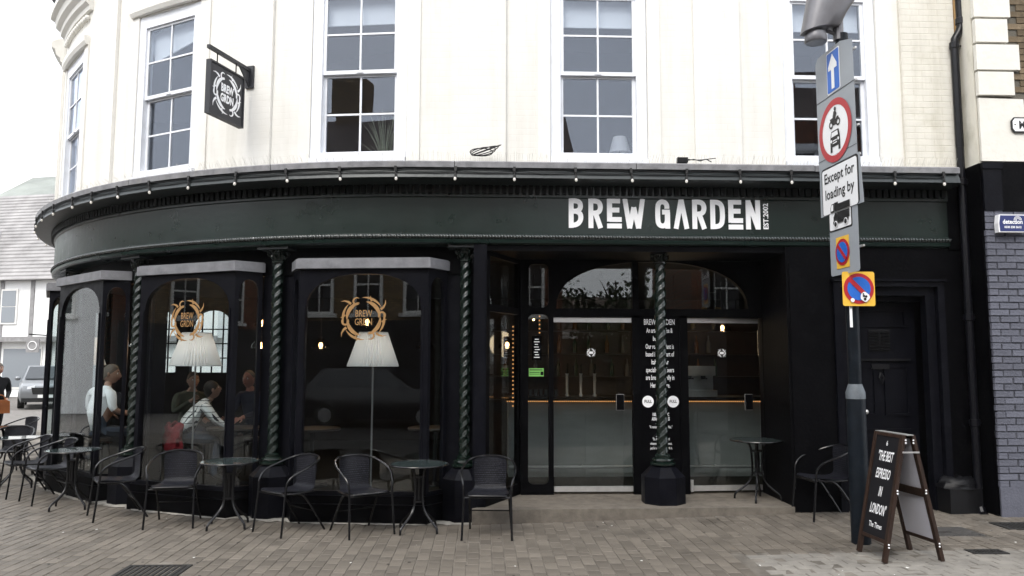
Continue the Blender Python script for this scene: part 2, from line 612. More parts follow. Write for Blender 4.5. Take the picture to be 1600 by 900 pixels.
for c in big:
    obj('paver', random.choice(pm), pavement, (c[1], c[2], gz(c[1]) + random.uniform(-.002, .002)))
b = MB()
for c in cells:
    if (c[1], c[2]) in bigset: continue
    paver_geo(b, (c[1], c[2], gz(c[1]) + random.uniform(-.0025, .0025)), PW - random.uniform(.005, .009), c[3] - .006, 0, (random.uniform(-.014, .014), random.uniform(-.01, .01)))
tag(b.build('paver_field', 'paver', pavement), kind='stuff')
# worn concrete sett paving in the right foreground
b = MB()
sx, sy = 0.19, 0.125
for i in range(int((9.5 - 2.85) / sx)):
    for j in range(int(3.5 / sy)):
        x = 2.87 + i * sx + (sx / 2 if j % 2 else 0) + sx / 2
        y = -1.86 - j * sy
        paver_geo(b, (x, y, gz(x) + random.uniform(-.004, .002) - .002), sx - .006, sy - .006, 0, (random.uniform(-.02, .02), random.uniform(-.02, .02)))
tag(tag(b.build('worn_setts', 'concrete', pavement), kind='stuff'))
# litter specks
b = MB()
for k in range(60):
    x, y = random.uniform(-6, 6.5), random.uniform(-3.6, 0.4)
    if x < 0 and math.hypot(x, y - RAD) < RAD + .15: continue
    s = random.choice((.004, .006, .006, .01, .014))
    a = random.uniform(0, 6.28)
    z = gz(x) + .002
    b.poly([(x + s * math.cos(a + k2 * 1.2566) * random.uniform(.6, 1.2), y + s * 1.3 * math.sin(a + k2 * 1.2566), z + .002 * (k2 % 2)) for k2 in range(5)])
tag(b.build('litter_specks', 'litter'), 'tiny pale scraps of litter and gum scattered over the brick paving', 'litter', kind='stuff')

mat('gum', (.035, .033, .031), .8, .2)
b = MB()
for k in range(150):
    x, y = random.uniform(-6, 6.5), random.uniform(-3.6, 0.2)
    if x < 0 and math.hypot(x, y - RAD) < RAD + .15: continue
    s = random.uniform(.007, .016)
    b.poly([(x + s * math.cos(.785 * q) * random.uniform(.75, 1.15), y + s * math.sin(.785 * q) * random.uniform(.75, 1.15), gz(x) + .0032) for q in range(8)])
tag(b.build('gum_spots', 'gum'), 'flattened dark gum spots trodden into the brick paving', 'gum', kind='stuff')

def drain(name, x0, x1, y0, y1, label, n, mt='cast_iron', along='y', cat='drain'):
    xc, yc = (x0 + x1) / 2, (y0 + y1) / 2
    z = gz(xc)
    e = empty(name, (xc, yc, z), 0, label, cat)
    hx, hy = (x1 - x0) / 2, (y1 - y0) / 2
    f = MB()
    t = .035
    f.box((-hx, -hy, -.04), (hx, -hy + t, .004)); f.box((-hx, hy - t, -.04), (hx, hy, .004))
    f.box((-hx, -hy + t, -.04), (-hx + t, hy - t, .004)); f.box((hx - t, -hy + t, -.04), (hx, hy - t, .004))
    f.build('frame', mt, e)
    g = MB()
    g.box((-hx, -hy, -.05), (hx, hy, -.042))
    g.build('pit', 'cast_iron', e)
    for k in range(n):
        m = MB()
        if along == 'y':
            p = -hx + t + (2 * hx - 2 * t) * (k + .5) / n
            wd = (2 * hx - 2 * t) / n * .29
            m.box((p - wd, -hy + t, -.03), (p + wd, hy - t, .002))
        else:
            p = -hy + t + (2 * hy - 2 * t) * (k + .5) / n
            wd = (2 * hy - 2 * t) / n * .29
            m.box((-hx + t, p - wd, -.03), (hx - t, p + wd, .002))
        m.build('bar', mt, e)
    return e
drain('drain_grate', -2.54, -2.0, -2.34, -1.72, 'large square black iron drain grate in the brick paving', 9)
drain('drain_grate', 4.87, 5.19, -1.95, -1.79, 'small dark slotted drain cover to the right of the chalk sandwich board', 8, along='y')
drain('drain_grate', 5.87, 6.29, -.97, -.63, 'black iron drain cover against the foot of the grey brick wall', 7)
e = empty('access_cover', (5.22, -1.03, gz(5.22)), 0, 'worn steel chequer plate access cover behind the sandwich board', 'manhole cover')
b = MB(); b.box((-.23, -.2, -.03), (.23, .2, 0)); b.build('plate', 'checker_steel', e)
b = MB()
for i in range(14):
    for j in range(12):
        x, y = -.21 + .0323 * i, -.18 + .0327 * j
        a = PI / 4 if (i + j) % 2 else -PI / 4
        u = Vector((math.cos(a), math.sin(a), 0)) * .026
        v_ = Vector((-math.sin(a), math.cos(a), 0)) * .008
        b.obox(Vector((x, y, 0)) - u / 2 - v_ / 2, u, v_, (0, 0, .003))
tag(b.build('tread_lugs', 'checker_steel', e), kind='stuff')
b = MB(); b.box((-.17, -.055, .0005), (-.02, -.035, .004)); b.build('lifting_slot', 'cast_iron', e)

# ------------------------------------------------------------------ the corner cafe building
brick_mat('cream_brick', (0.755, 0.742, 0.70), (0.757, 0.744, 0.702), (0.742, 0.728, 0.684), 0.225, 0.076, 0.006, uv=True, bump=0.18, rough=0.75, stain=0.15, stain_col=(0.62, 0.575, 0.475), vr=(.965, 1.02), streak=.38, speck=.75)
mat('cream_plain', (0.755, 0.742, 0.70), 0.75, 0.3, var=0.03, vscale=4, bump=0.25, bscale=25, stain=0.25, stain_col=(0.54, 0.5, 0.41), stain_scale=2.5)
mat('fascia_green', (0.0065, 0.0145, 0.012), 0.3, 0.46, var=0.2, vscale=2.5, bump=0.14, bscale=14, rvar=0.04)
mat('cornice_green', (0.018, 0.024, 0.025), 0.42, 0.5, var=0.2, vscale=3, bump=0.3, bscale=20)
mat('dentil_black', (0.003, 0.004, 0.004), 0.5, 0.15)
mat('bay_black', (0.0036, 0.0038, 0.006), 0.42, 0.09, var=0.25, vscale=5, bump=0.15, bscale=40, rvar=0.1, stain=.3, stain_col=(.013, .013, .016), stain_scale=5)
mat('flat_black', (0.0016, 0.0016, 0.0022), 0.5, 0.05, var=0.3, vscale=4, bump=0.2, bscale=30, stain=.3, stain_col=(.010, .0095, .0095), stain_scale=4)
brick_mat('cream_stained', (0.70, 0.675, 0.60), (0.71, 0.685, 0.61), (0.66, 0.63, 0.55), 0.225, 0.076, 0.006, uv=True, bump=0.45, rough=0.75, stain=.5, stain_col=(.42, .39, .28), vr=(.94, 1.03), streak=.8, speck=.95)
mat('mortar_pale', (.3, .285, .255), .95, .1, var=.4, vscale=9, bump=.6, bscale=40)
mat('column_green', (0.004, 0.0095, 0.007), 0.24, 0.5, var=0.3, vscale=30, bump=0.12, bscale=60, coat=0.2)
mat('lead', (0.10, 0.102, 0.112), 0.55, 0.5, col2=(0.19, 0.192, 0.205), vscale=6, bump=0.3, bscale=12, stain=0.4, stain_col=(0.3, 0.3, 0.31), stain_scale=4)
mat('flashing', (0.14, 0.14, 0.15), 0.6, 0.4, col2=(0.28, 0.28, 0.29), vscale=7, bump=0.3, bscale=15, stain=0.5, stain_col=(0.2, 0.19, 0.17), stain_scale=5)
mat('sash_white', (0.76, 0.78, 0.82), 0.45, 0.5, var=0.04, vscale=8, stain=.35, stain_col=(.5, .49, .46), stain_scale=7)
mat('blind_white', (0.75, 0.77, 0.79), 0.8, 0.2)
mat('letter_white', (0.88, 0.885, 0.9), 0.45, 0.4)
mat('gold_film', (0.30, 0.17, 0.065), 0.5, 0.4, var=0.15, vscale=20)
mat('steel', (0.62, 0.62, 0.61), 0.35, 0.5, metal=0.7, var=0.1, vscale=10)
mat('spike', (0.62, 0.6, 0.55), 0.5, 0.4)
mat('cable', (0.006, 0.006, 0.007), 0.5, 0.3)
mat('bulb_glass', (0.55, 0.54, 0.52), 0.05, 0.6, emit=(1, 0.9, 0.75), estr=0.12)
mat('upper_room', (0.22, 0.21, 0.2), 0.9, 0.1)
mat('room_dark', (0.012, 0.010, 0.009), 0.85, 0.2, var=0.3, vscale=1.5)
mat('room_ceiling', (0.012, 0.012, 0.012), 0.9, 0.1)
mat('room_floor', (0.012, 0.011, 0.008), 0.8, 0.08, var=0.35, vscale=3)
mat('roof_slate', (0.08, 0.08, 0.09), 0.8, 0.2)
glass('shop_glass', (0.86, 0.89, 0.89), extra=.0)
glass('sash_glass', (0.86, 0.88, 0.9), wob=0.05, extra=0.02, gcol=(.82, .88, 1))

X0, SP = 2.6242, 2.3012
pub = empty('corner_cafe', (0, 0, 0), 0, 'cream painted corner building with black curved cafe front and green fascia', 'building')
AE, AF, AW = 6.17, 5.99, -12.1          # ends of the front along a

# upper wall with its window openings
WC = [4.645, 1.875, -0.945, -3.67, -6.42, -9.17]
WZ0, WZ1, WHW = 4.10, 6.27, 0.575
wall = MB()
edges = sorted(WC)
a = AW
for c in edges + [None]:
    e = AE if c is None else c - WHW
    sweep(wall, [(0, 4.0), (0, 8.3)], a, e, uv=True)
    if c is None: break
    sweep(wall, [(0, WZ1), (0, 8.3)], c - WHW, c + WHW, uv=True)
    sweep(wall, [(0, 4.0), (0, WZ0)], c - WHW, c + WHW, uv=True)
    sweep(wall, [(0, WZ1), (-.16, WZ1)], c - WHW, c + WHW, uv=True)
    sweep(wall, [(0, WZ0), (-.16, WZ0)], c - WHW, c + WHW, uv=True)
    for s_ in (-1, 1):
        ae = c + s_ * WHW
        wall.poly([CP(ae, 0, WZ0), CP(ae, -.16, WZ0), CP(ae, -.16, WZ1), CP(ae, 0, WZ1)], 0, [(ae, WZ0), (ae + .16, WZ0), (ae + .16, WZ1), (ae, WZ1)])
    a = c + WHW
upper = wall.build('upper_wall', 'cream_brick', pub)
PIL = [(5.5, 6.16), (3.0, 3.55), (.15, .78), (-2.62, -2.02), (-5.32, -4.74), (-8.05, -7.5), (-10.8, -10.2)]
for p0, p1 in PIL:
    b = MB(); sweep(b, [(0.002, 4.0), (.045, 4.0), (.045, 8.2), (.002, 8.2)], p0, p1, close=True, uv=True)
    b.build('pilaster', 'cream_stained' if p0 > 5 else 'cream_brick', pub)
for c in WC:
    b = MB()
    for s_ in (-1, 1):
        p = sorted((c + s_ * WHW, c + s_ * (WHW + .15)))
        sweep(b, [(0.001, 4.02), (.02, 4.02), (.02, 6.42), (.001, 6.42)], p[0], p[1], close=True)
    b.build('window_surround', 'cream_plain', pub)
    b = MB()
    sweep(b, [(0.001, 6.29), (.05, 6.29), (.075, 6.34), (.075, 6.42), (0.001, 6.42)], c - .72, c + .72, close=True)
    b.build('window_head', 'cream_plain', pub)
    b = MB()
    sweep(b, [(0.001, 6.78), (.05, 6.78), (.06, 6.84), (.11, 6.88), (.12, 6.94), (.18, 6.99), (.2, 7.08), (.26, 7.12), (.26, 7.2), (.18, 7.26), (.001, 7.3)], c - .8, c + .8, close=True)
    b.build('hood_moulding', 'cream_plain', pub)
    for q in arange(c - .66, c + .66, .11):
        b = MB()
        b.sphere(CP(q, .03, 6.70), .04, 8, 6)
        b.build('bead', 'cream_plain', pub, smooth=True)
for pc in ((-5.03), (-2.32), (.465)):
    b = MB()
    sweep(b, [(.046, 6.86), (.085, 6.88), (.1, 6.94), (.046, 6.96)], pc - .3, pc + .3, close=True)
    sweep(b, [(.046, 7.3), (.09, 7.34), (.13, 7.4), (.14, 7.46), (.046, 7.5)], pc - .3, pc + .3, close=True)
    b.build('panel_moulding', 'cream_plain', pub)
b = MB()
sweep(b, [(.0, 8.2), (.35, 8.25), (.5, 8.4), (.5, 8.55), (-.3, 8.6), (-.3, 8.2)], AW, AE, close=True)
b.build('eaves_gutter', 'flat_black', pub)
b = MB()
out = [CP(a_, -.1, 8.45) for a_ in arange(AW, AE, .4)] + [Vector((AE, 8.0, 8.45)), Vector((-7.1, 8.0, 8.45))]
b.poly(out)
b.build('roof', 'roof_slate', pub)
b = MB()
b.box((-7.1, 7.8, 3.2), (6.2, 8.0, 8.4)); b.box((6.02, .9, 0), (6.19, 8.0, 8.4)); b.box((6.02, .02, 4.0), (6.19, .9, 8.4))
b.build('rear_wall', 'upper_room', pub)
# upper rooms: floor slab, inner wall
b = MB()
b.poly([CP(a_, -.2, 3.86) for a_ in arange(AW, AE, .4)] + [Vector((6.1, 7.9, 3.86)), Vector((-6.9, 7.9, 3.86))])
b.poly([CP(a_, -.2, 6.9) for a_ in arange(AW, AE, .4)] + [Vector((6.1, 7.9, 6.9)), Vector((-6.9, 7.9, 6.9))])
sweep(b, [(-3.6, 3.9), (-3.6, 6.9)], AW, AE, .3)
b.build('upper_room', 'upper_room', pub)

# sash windows: one built, then copied with its panes
FW = .57
sash_me = {}
b = MB()
for s_ in (-1, 1):
    b.box((s_ * .45, 0, .1), (s_ * FW, .12, 2.015))
b.box((-FW, 0, 2.015), (FW, .12, 2.17)); b.box((-FW, -.01, .0), (FW, .12, .1))
b.box((-FW - .0, -.055, -.03), (FW + .0, .0, .03))
sash_me['frame'] = b.mesh('sash_window', 'sash_white')
def sash_mesh(z0, z1, y, horn):
    q = MB()
    q.box((-.452, y, z0), (-.41, y + .035, z1)); q.box((.41, y, z0), (.452, y + .035, z1))
    q.box((-.41, y, z1 - .045), (.41, y + .035, z1)); q.box((-.41, y, z0), (.41, y + .035, z0 + .045))
    q.box((-.011, y + .005, z0 + .045), (.011, y + .03, z1 - .045))
    zm = (z0 + z1) / 2
    q.box((-.41, y + .006, zm - .011), (-.011, y + .029, zm + .011)); q.box((.011, y + .006, zm - .011), (.41, y + .029, zm + .011))
    if horn:
        q.box((-.04, y - .012, z0 + .01), (.04, y, z0 + .03))
    return q.mesh('sash', 'sash_white')
sash_me['upper'] = sash_mesh(1.055, 2.03, .025, True)
sash_me['lower'] = sash_mesh(.085, 1.075, .07, False)
b = MB(); b.box((-.202, -.003, -.228), (.202, .003, .228))
sash_me['pane'] = b.mesh('pane', 'sash_glass')
b = MB(); b.box((-.43, .0, 0), (.43, .006, .36)); b.box((-.43, -.008, -.02), (.43, .012, 0)); b.tube([(-.44, .01, .37), (.44, .01, .37)], .02, 8)
sash_me['blind'] = b.mesh('blind', 'blind_white')
for i, c in enumerate(WC):
    p = CP(c, -.02, WZ0 + .0)
    fr = obj('sash_window', sash_me['frame'], pub, p, ANG(c))
    obj('sash', sash_me['upper'], fr); obj('sash', sash_me['lower'], fr)
    for r in range(4):
        for s_ in (-1, 1):
            zc = (.085 + .045 + .22 + r * .457) if r < 2 else (1.055 + .045 + .2215 + (r - 2) * .455)
            pn_ = obj('pane', sash_me['pane'], fr, (s_ * .211, .0425 + (.045 if r < 2 else 0), zc))
            pn_.rotation_euler = (random.uniform(-.012, .012), 0, random.uniform(-.012, .012))
    bl = obj('blind', sash_me['blind'], fr, (0, .125, 1.70 + (0, .0, .01, -.02, 0, 0, 0)[i]))
    if i == 3:
        bl.rotation_euler = (0, -.22, 0); bl.location.z = 1.69

# cornice, flashing, spikes
b = MB()
sweep(b, [(-.1, 3.80), (.05, 3.80), (.21, 3.815), (.262, 3.822), (.285, 3.832), (.272, 3.88), (.25, 3.935), (.258, 3.97), (-.1, 3.97)], AW, AF, close=True)
cornice = b.build('cornice', 'cornice_green', pub)
b = MB()
A_ = AW
while A_ < AF:
    n_ = min(AF, A_ + 2.05)
    dz = random.uniform(-.004, .004)
    sweep(b, [(.285, 3.945 + dz), (.29, 4.005 + dz), (.27, 4.02 + dz), (.0, 4.085 + dz), (0.0, 3.972), (.27, 3.972)], A_ + .004, n_ - .004, close=True)
    b.build('lead_flashing', 'flashing', cornice)
    b = MB()
    A_ = n_
a_ = -9.0
while a_ < 6.1:
    p = CP(a_, random.uniform(.05, .1), 4.06)
    q = CP(a_ + random.uniform(-.015, .015), p and random.uniform(.03, .2), 4.06 + random.uniform(.07, .11))
    b.tube([p, q], .0016, 3, cap=False)
    a_ += .022
tag(b.build('bird_spikes', 'spike', cornice), kind='stuff')

# fascia with rope moulding, dentils and lettering
b = MB()
sweep(b, [(-.5, 3.12), (.0, 3.12), (.022, 3.135), (.028, 3.165), (.012, 3.178), (.012, 3.236), (0, 3.245), (0, 3.66), (.02, 3.67), (.02, 3.80), (-.5, 3.80)], AW, AF, close=True)
fascia = b.build('fascia', 'fascia_green', pub)
b = MB()
V, Fc, nn = [], [], 6
A = arange(-9.5, 6.0, .008)
for i, a_ in enumerate(A):
    for j in range(nn):
        t = 2 * PI * j / nn
        r = .017 + .006 * math.cos(2 * (t - i * .72))
        V.append(CP(a_, .022 + r * math.cos(t), 3.207 + r * 1.15 * math.sin(t)))
for i in range(len(A) - 1):
    for j in range(nn):
        Fc.append((i * nn + j, i * nn + (j + 1) % nn, (i + 1) * nn + (j + 1) % nn, (i + 1) * nn + j))
b.add(V, Fc); mat('rope_gloss', (.02, .026, .025), .2, .6, coat=.8); b.build('rope_moulding', 'rope_gloss', fascia, smooth=True)
b = MB(); b.box((-.024, -.036, 0), (.024, .0, .075)); b.box((-.026, -.04, .075), (.026, 0, .095))
dm = b.mesh('dentil', 'dentil_black')
a_ = -9.4
while a_ < 5.98:
    obj('dentil', dm, fascia, CP(a_, .02, 3.703), ANG(a_))
    a_ += .077

LETTERS = {
 'B': (104, [[(18, 210), (18, 0)], [(18, 192), (56, 192), (77, 181), (85, 156), (77, 130), (56, 118), (18, 118)], [(36, 118), (62, 116), (82, 100), (86, 72), (79, 45), (58, 24), (18, 17)]]),
 'R': (104, [[(18, 210), (18, 0)], [(18, 192), (56, 192), (78, 180), (86, 150), (78, 118), (56, 106), (18, 106)], [(50, 106), (85, 0)]]),
 'E': (102, [[(18, 210), (18, 47)], [(18, 194), (92, 194)], [(18, 129), (86, 129)], [(18, 62), (102, 62)], [(0, 16), (102, 16)]]),
 'W': (160, [[(18, 210), (50, 0)], [(50, 0), (80, 150)], [(80, 150), (112, 0)], [(112, 0), (142, 210)]]),
 'G': (104, [[(84, 142), (84, 165), (74, 184), (52, 193), (30, 184), (19, 160), (19, 50), (30, 26), (52, 17), (74, 26), (86, 50), (86, 100)], [(50, 118), (104, 118)], [(88, 118), (88, 0)]]),
 'A': (112, [[(18, 0), (56, 210)], [(56, 210), (94, 0)]]),
 'D': (104, [[(18, 210), (18, 0)], [(18, 192), (50, 192), (74, 180), (86, 150), (86, 60), (74, 30), (50, 18), (18, 18)]]),
 'N': (104, [[(18, 210), (18, 0)], [(18, 205), (86, 5)], [(86, 210), (86, 0)]]),
}
LS = 0.001672
def chaikin(P, it=2):
    for _ in range(it):
        Q = [P[0]]
        for a_, b_ in zip(P[:-1], P[1:]):
            Q += [(.75 * a_[0] + .25 * b_[0], .75 * a_[1] + .25 * b_[1]), (.25 * a_[0] + .75 * b_[0], .25 * a_[1] + .75 * b_[1])]
        P = Q + [P[-1]]
    return P
for ch, xpos in (('B', 118), ('R', 255), ('E', 385), ('W', 492), ('G', 720), ('A', 848), ('R', 980), ('D', 1107), ('E', 1235), ('N', 1357)):
    b = MB()
    wd = 34
    for k, st in enumerate(LETTERS[ch][1]):
        if len(st) > 3: st = chaikin(st)
        pts = [(p[0] * LS, p[1] * LS * .99) for p in st]
        ww = (wd if ch not in 'WA' else 33) * LS
        if ch == 'E' and k in (0,): ww = 36 * LS
        b.ribbon(pts, ww, (1.51 + (xpos - 118) * LS, -.002, 3.318), (1, 0, 0), (0, 0, 1), (0, -.006 - .0006 * k, 0))
    b.build('letter', 'letter_white', fascia)
b = MB()
put_text(b, 'EST.2002', (3.845, -.008, 3.318), (0, 0, 1), (-1, 0, 0), .082, 1.0, .002, 'LEFT')
b.build('established_date', 'letter_white', fascia)

# columns
b = MB()
V, Fc, nn = [], [], 48
zs = [.70 + .0124 * i for i in range(181)]
for i, z in enumerate(zs):
    for j in range(nn):
        t = 2 * PI * j / nn
        ph = t - 2 * PI * z / .34
        r = .062 + .006 * math.cos(3 * ph) + .003 * math.cos(9 * ph)
        V.append((r * math.cos(t), r * math.sin(t), z))
for i in range(len(zs) - 1):
    for j in range(nn):
        Fc.append((i * nn + j, i * nn + (j + 1) % nn, (i + 1) * nn + (j + 1) % nn, (i + 1) * nn + j))
b.add(V, Fc)
col_me = {'shaft': b.mesh('column', 'column_green', True)}
b = MB()
b.lathe([(.255, -.02), (.255, .47), (.15, .575), (.12, .585)], 8, a0=PI / 8)
col_me['base'] = b.mesh('base', 'bay_black')
b = MB()
b.lathe([(.12, .585), (.145, .60), (.145, .62), (.11, .635), (.125, .65), (.12, .668), (.085, .68), (.09, .695), (.088, .71), (.066, .72)], 24)
col_me['ring'] = b.mesh('base_ring', 'column_green', True)
b = MB()
b.lathe([(.066, 2.935), (.08, 2.94), (.08, 2.955), (.06, 2.965), (.062, 3.0), (.085, 3.05), (.12, 3.085)], 20)
for k in range(8):
    t = PI / 4 * k + PI / 8
    U = Vector((math.cos(t), math.sin(t), 0))
    big_ = k % 2 == 0
    pts = []
    for j in range(15):
        s_ = j / 14
        an = -PI / 2 + s_ * 3.6 * PI
        rr = (.036 if big_ else .022) * (1 - .75 * s_)
        pts.append(U * ((.1 if big_ else .085) + rr * math.cos(an) * .9) + Vector((0, 0, (3.055 if big_ else 3.005) + rr * math.sin(an))))
    b.tube(pts, [.012 - .007 * j / 14 for j in range(15)], 6)
for k in range(8):
    t = PI / 4 * k
    U = Vector((math.cos(t), math.sin(t), 0)); T = Vector((-math.sin(t), math.cos(t), 0))
    b.add([U * .066 - T * .02 + Vector((0, 0, 2.968)), U * .066 + T * .02 + Vector((0, 0, 2.968)), U * .1 + T * .014 + Vector((0, 0, 3.015)), U * .115 + Vector((0, 0, 3.035)), U * .1 - T * .014 + Vector((0, 0, 3.015)), U * .075 + Vector((0, 0, 3.0))], [(0, 1, 2, 5), (5, 2, 3), (5, 3, 4), (0, 5, 4)])
col_me['capital'] = b.mesh('capital', 'column_green')
b = MB(); b.box((-.2, -.15, 3.088), (.2, .15, 3.118))
col_me['abacus'] = b.mesh('abacus', 'cornice_green')
for i in range(6):
    a_ = X0 - i * SP
    c_ = obj('column', col_me['shaft'], pub, CP(a_, -.27 if i == 0 else -.18, 0), ANG(a_))
    for k in ('base', 'ring', 'capital', 'abacus'):
        obj(col_me[k].name.split('.')[0], col_me[k], c_)
    if i:
        b = MB(); sweep(b, [(-.26, 0), (-.26, 3.12), (-.45, 3.12), (-.45, 0)], a_ - .245, a_ + .245, .1, close=True)
        b.build('pier', 'bay_black', pub)
b = MB(); sweep(b, [(-.24, 2.80), (-.24, 3.125), (-.34, 3.125), (-.34, 2.80)], AW, .55, close=True)
b.build('spandrel', 'flat_black', pub)
b = MB(); sweep(b, [(-.24, 0), (-.24, 3.12), (-.40, 3.12), (-.40, 0)], AW, X0 - 5 * SP - 2.0, close=True); b.build('side_wall', 'flat_black', pub)

# bay windows
def arched(mb, O, U, V_, N, w0, w1, z0, z1, h0, h1, hz, spring, top, n=14, m=0, p=2.3):
    """flat frame w0..w1 x z0..z1 with an arched opening, thickened by N"""
    cx, rx, rz = (h0 + h1) / 2, (h1 - h0) / 2, top - spring
    arch = []
    for i in range(n + 1):
        t = PI - PI * i / n
        c, s_ = math.cos(t), math.sin(t)
        arch.append((cx + rx * math.copysign(abs(c) ** (2 / p), c), spring + rz * abs(s_) ** (2 / p)))
    P = lambda q, d: Vector(O) + Vector(U) * q[0] + Vector(V_) * q[1] + Vector(N) * d
    hole = [(h0, hz)] + arch + [(h1, hz)]
    for d in (0, 1):
        for q in ([(w0, z0), (h0, z0), (h0, spring), (w0, spring)], [(h1, z0), (w1, z0), (w1, spring), (h1, spring)], [(h0, z0), (h1, z0), (h1, hz), (h0, hz)]):
            mb.poly([P(k, d) for k in (q if d else q[::-1])], m)
        ol = [(w0, spring)] + [(w0 + (w1 - w0) * i / n, z1) for i in range(n + 1)] + [(w1, spring)]
        il = [arch[0]] + arch + [arch[-1]]
        for i in range(len(ol) - 1):
            q = [ol[i], ol[i + 1], il[i + 1], il[i]]
            if il[i] == il[i + 1]: q = q[:3]
            mb.poly([P(k, d) for k in (q if d else q[::-1])], m)
    for ring in (hole, [(w0, z0), (w0, z1), (w1, z1), (w1, z0)]):
        for i in range(len(ring)):
            j = (i + 1) % len(ring)
            mb.poly([P(ring[i], 0), P(ring[j], 0), P(ring[j], 1), P(ring[i], 1)], m)
    return mb
def emblem(mb, O, U, V_, N, s, m=0):
    """wreath of thorned crescents"""
    lay = 0
    for k in range(4):
        t0 = k * PI / 2 + (.25 if k % 2 else 0)
        rot = lambda x, y: ((x * math.cos(t0) - y * math.sin(t0)) * s, (x * math.sin(t0) + y * math.cos(t0)) * s)
        def stroke(pts, ws):
            nonlocal lay
            lay += 1
            mb.ribbon([rot(*p) for p in pts], [w_ * s for w_ in ws], O, U, V_, Vector(N) * (1 + .12 * lay), m)
        A1 = [.02 + .12 * i for i in range(13)]
        stroke([(.74 * math.cos(a_) + .03, .78 * math.sin(a_)) for a_ in A1], [.01 + .17 * math.sin(PI * i / 12) ** .8 for i in range(13)])
        stroke([(.98 * math.cos(a_ + .55), .98 * math.sin(a_ + .55)) for a_ in A1[:10]], [.01 + .10 * math.sin(PI * i / 9) for i in range(10)])
        stroke([(.86 + .16 * math.cos(a_), .12 + .17 * math.sin(a_)) for a_ in [-.9 + .42 * i for i in range(12)]], [.02 + .07 * math.sin(PI * i / 11) for i in range(12)])
        stroke([(.80, .42), (.93, .52), (1.02, .68), (1.03, .86)], [.12, .1, .06, .01])
        stroke([(.66, .52), (.60, .44), (.60, .33)], [.09, .06, .01])
        stroke([(.38, .80), (.30, .95), (.32, 1.06)], [.1, .06, .01])
    return mb
bay_me = {}
b = MB()
arched(b, (0, -.03, 0), (1, 0, 0), (0, 0, 1), (0, .06, 0), -.745, .745, .30, 2.83, -.665, .665, .345, 2.38, 2.775, 16)
sd_ = Vector((.17, .27, 0)); sl = sd_.length; su = sd_ / sl
sn = Vector((-su.y, su.x, 0)) * .05
arched(b, (.745, -.028, 0), su, (0, 0, 1), sn, .0, sl, .30, 2.83, .045, sl - .045, .345, 2.55, 2.74, 8)
su2 = Vector((-su.x, su.y, 0)); sn2 = Vector((su.y, su.x, 0)) * .05
arched(b, (-.745, -.028, 0), su2, (0, 0, 1), sn2, .0, sl, .30, 2.83, .045, sl - .045, .345, 2.55, 2.74, 8)
b.box((-.69, -.042, .345), (-.672, -.03, 2.4)); b.box((.672, -.042, .345), (.69, -.03, 2.4))
bay_me['frame'] = b.mesh('bay_window', 'bay_black')
def trap(mb, wf, yf, wb, yb, z0, z1, m=0):
    P = [(-wf, yf), (wf, yf), (wb, yb), (-wb, yb)]
    return mb.add([(x, y, z0) for x, y in P] + [(x, y, z1) for x, y in P], [(0, 3, 2, 1), (4, 5, 6, 7), (0, 1, 5, 4), (1, 2, 6, 5), (2, 3, 7, 6), (3, 0, 4, 7)], m)
b = MB(); trap(b, .775, -.08, .945, .245, 2.832, 2.94); trap(b, .76, -.065, .93, .245, 2.94, 2.952)
bay_me['canopy'] = b.mesh('canopy', 'lead')
b = MB(); trap(b, .765, -.075, .93, .23, -.03, .19); trap(b, .775, -.09, .94, .23, .19, .21); trap(b, .75, -.05, .92, .23, .21, .29); trap(b, .757, -.06, .925, .23, .29, .30)
bay_me['plinth'] = b.mesh('plinth', 'flat_black')
b = MB(); b.box((-.675, -.004, .335), (.675, .002, 2.79)); bay_me['front'] = b.mesh('front_pane', 'shop_glass')
b = MB(); b.obox(Vector((.745, -.028, .335)) + su * .03 + sn * .45, su * (sl - .06), sn * .12, (0, 0, 2.42)); bay_me['side'] = b.mesh('side_pane', 'shop_glass')
b = MB(); b.obox(Vector((-.745, -.028, .335)) + su2 * .03 + sn2 * .45, su2 * (sl - .06), sn2 * .12, (0, 0, 2.42)); bay_me['side2'] = b.mesh('side_pane', 'shop_glass')
b = MB(); emblem(b, (0, -.006, 2.265), (1, 0, 0), (0, 0, 1), (0, -.0005, 0), .245)
put_text(b, 'BREW', (0, -.007, 2.285), (1, 0, 0), (0, 0, 1), .11, .66, .0006); put_text(b, 'GRDN', (0, -.007, 2.19), (1, 0, 0), (0, 0, 1), .11, .66, .0006)
bay_me['emblem'] = b.mesh('window_emblem', 'gold_film')
for k in range(1, 6):
    ac = X0 - (k + .5) * SP
    fr = obj('bay_window', bay_me['frame'], pub, CP(ac, 0, 0), ANG(ac))
    for nm in ('canopy', 'plinth', 'front', 'side', 'side2') + (('emblem',) if k < 3 else ()):
        obj(bay_me[nm].name.split('.')[0], bay_me[nm], fr)

b = MB()
A = arange(-9.6, .45, .05)
prev = None
for a_ in A:
    ph = ((X0 - a_) / SP) % 1.0
    prot = .105 if .16 < ph < .84 else (.06 if .09 < ph < .91 else .10)
    cur = (CP(a_, prot - .1, gz(0) - .01), CP(a_, prot + random.uniform(.0, .055), .007), CP(a_, prot - .1, .02))
    if prev:
        b.poly([prev[1], cur[1], cur[2], prev[2]])
    prev = cur
b.build('mortar_fillet', 'mortar_pale', pub)
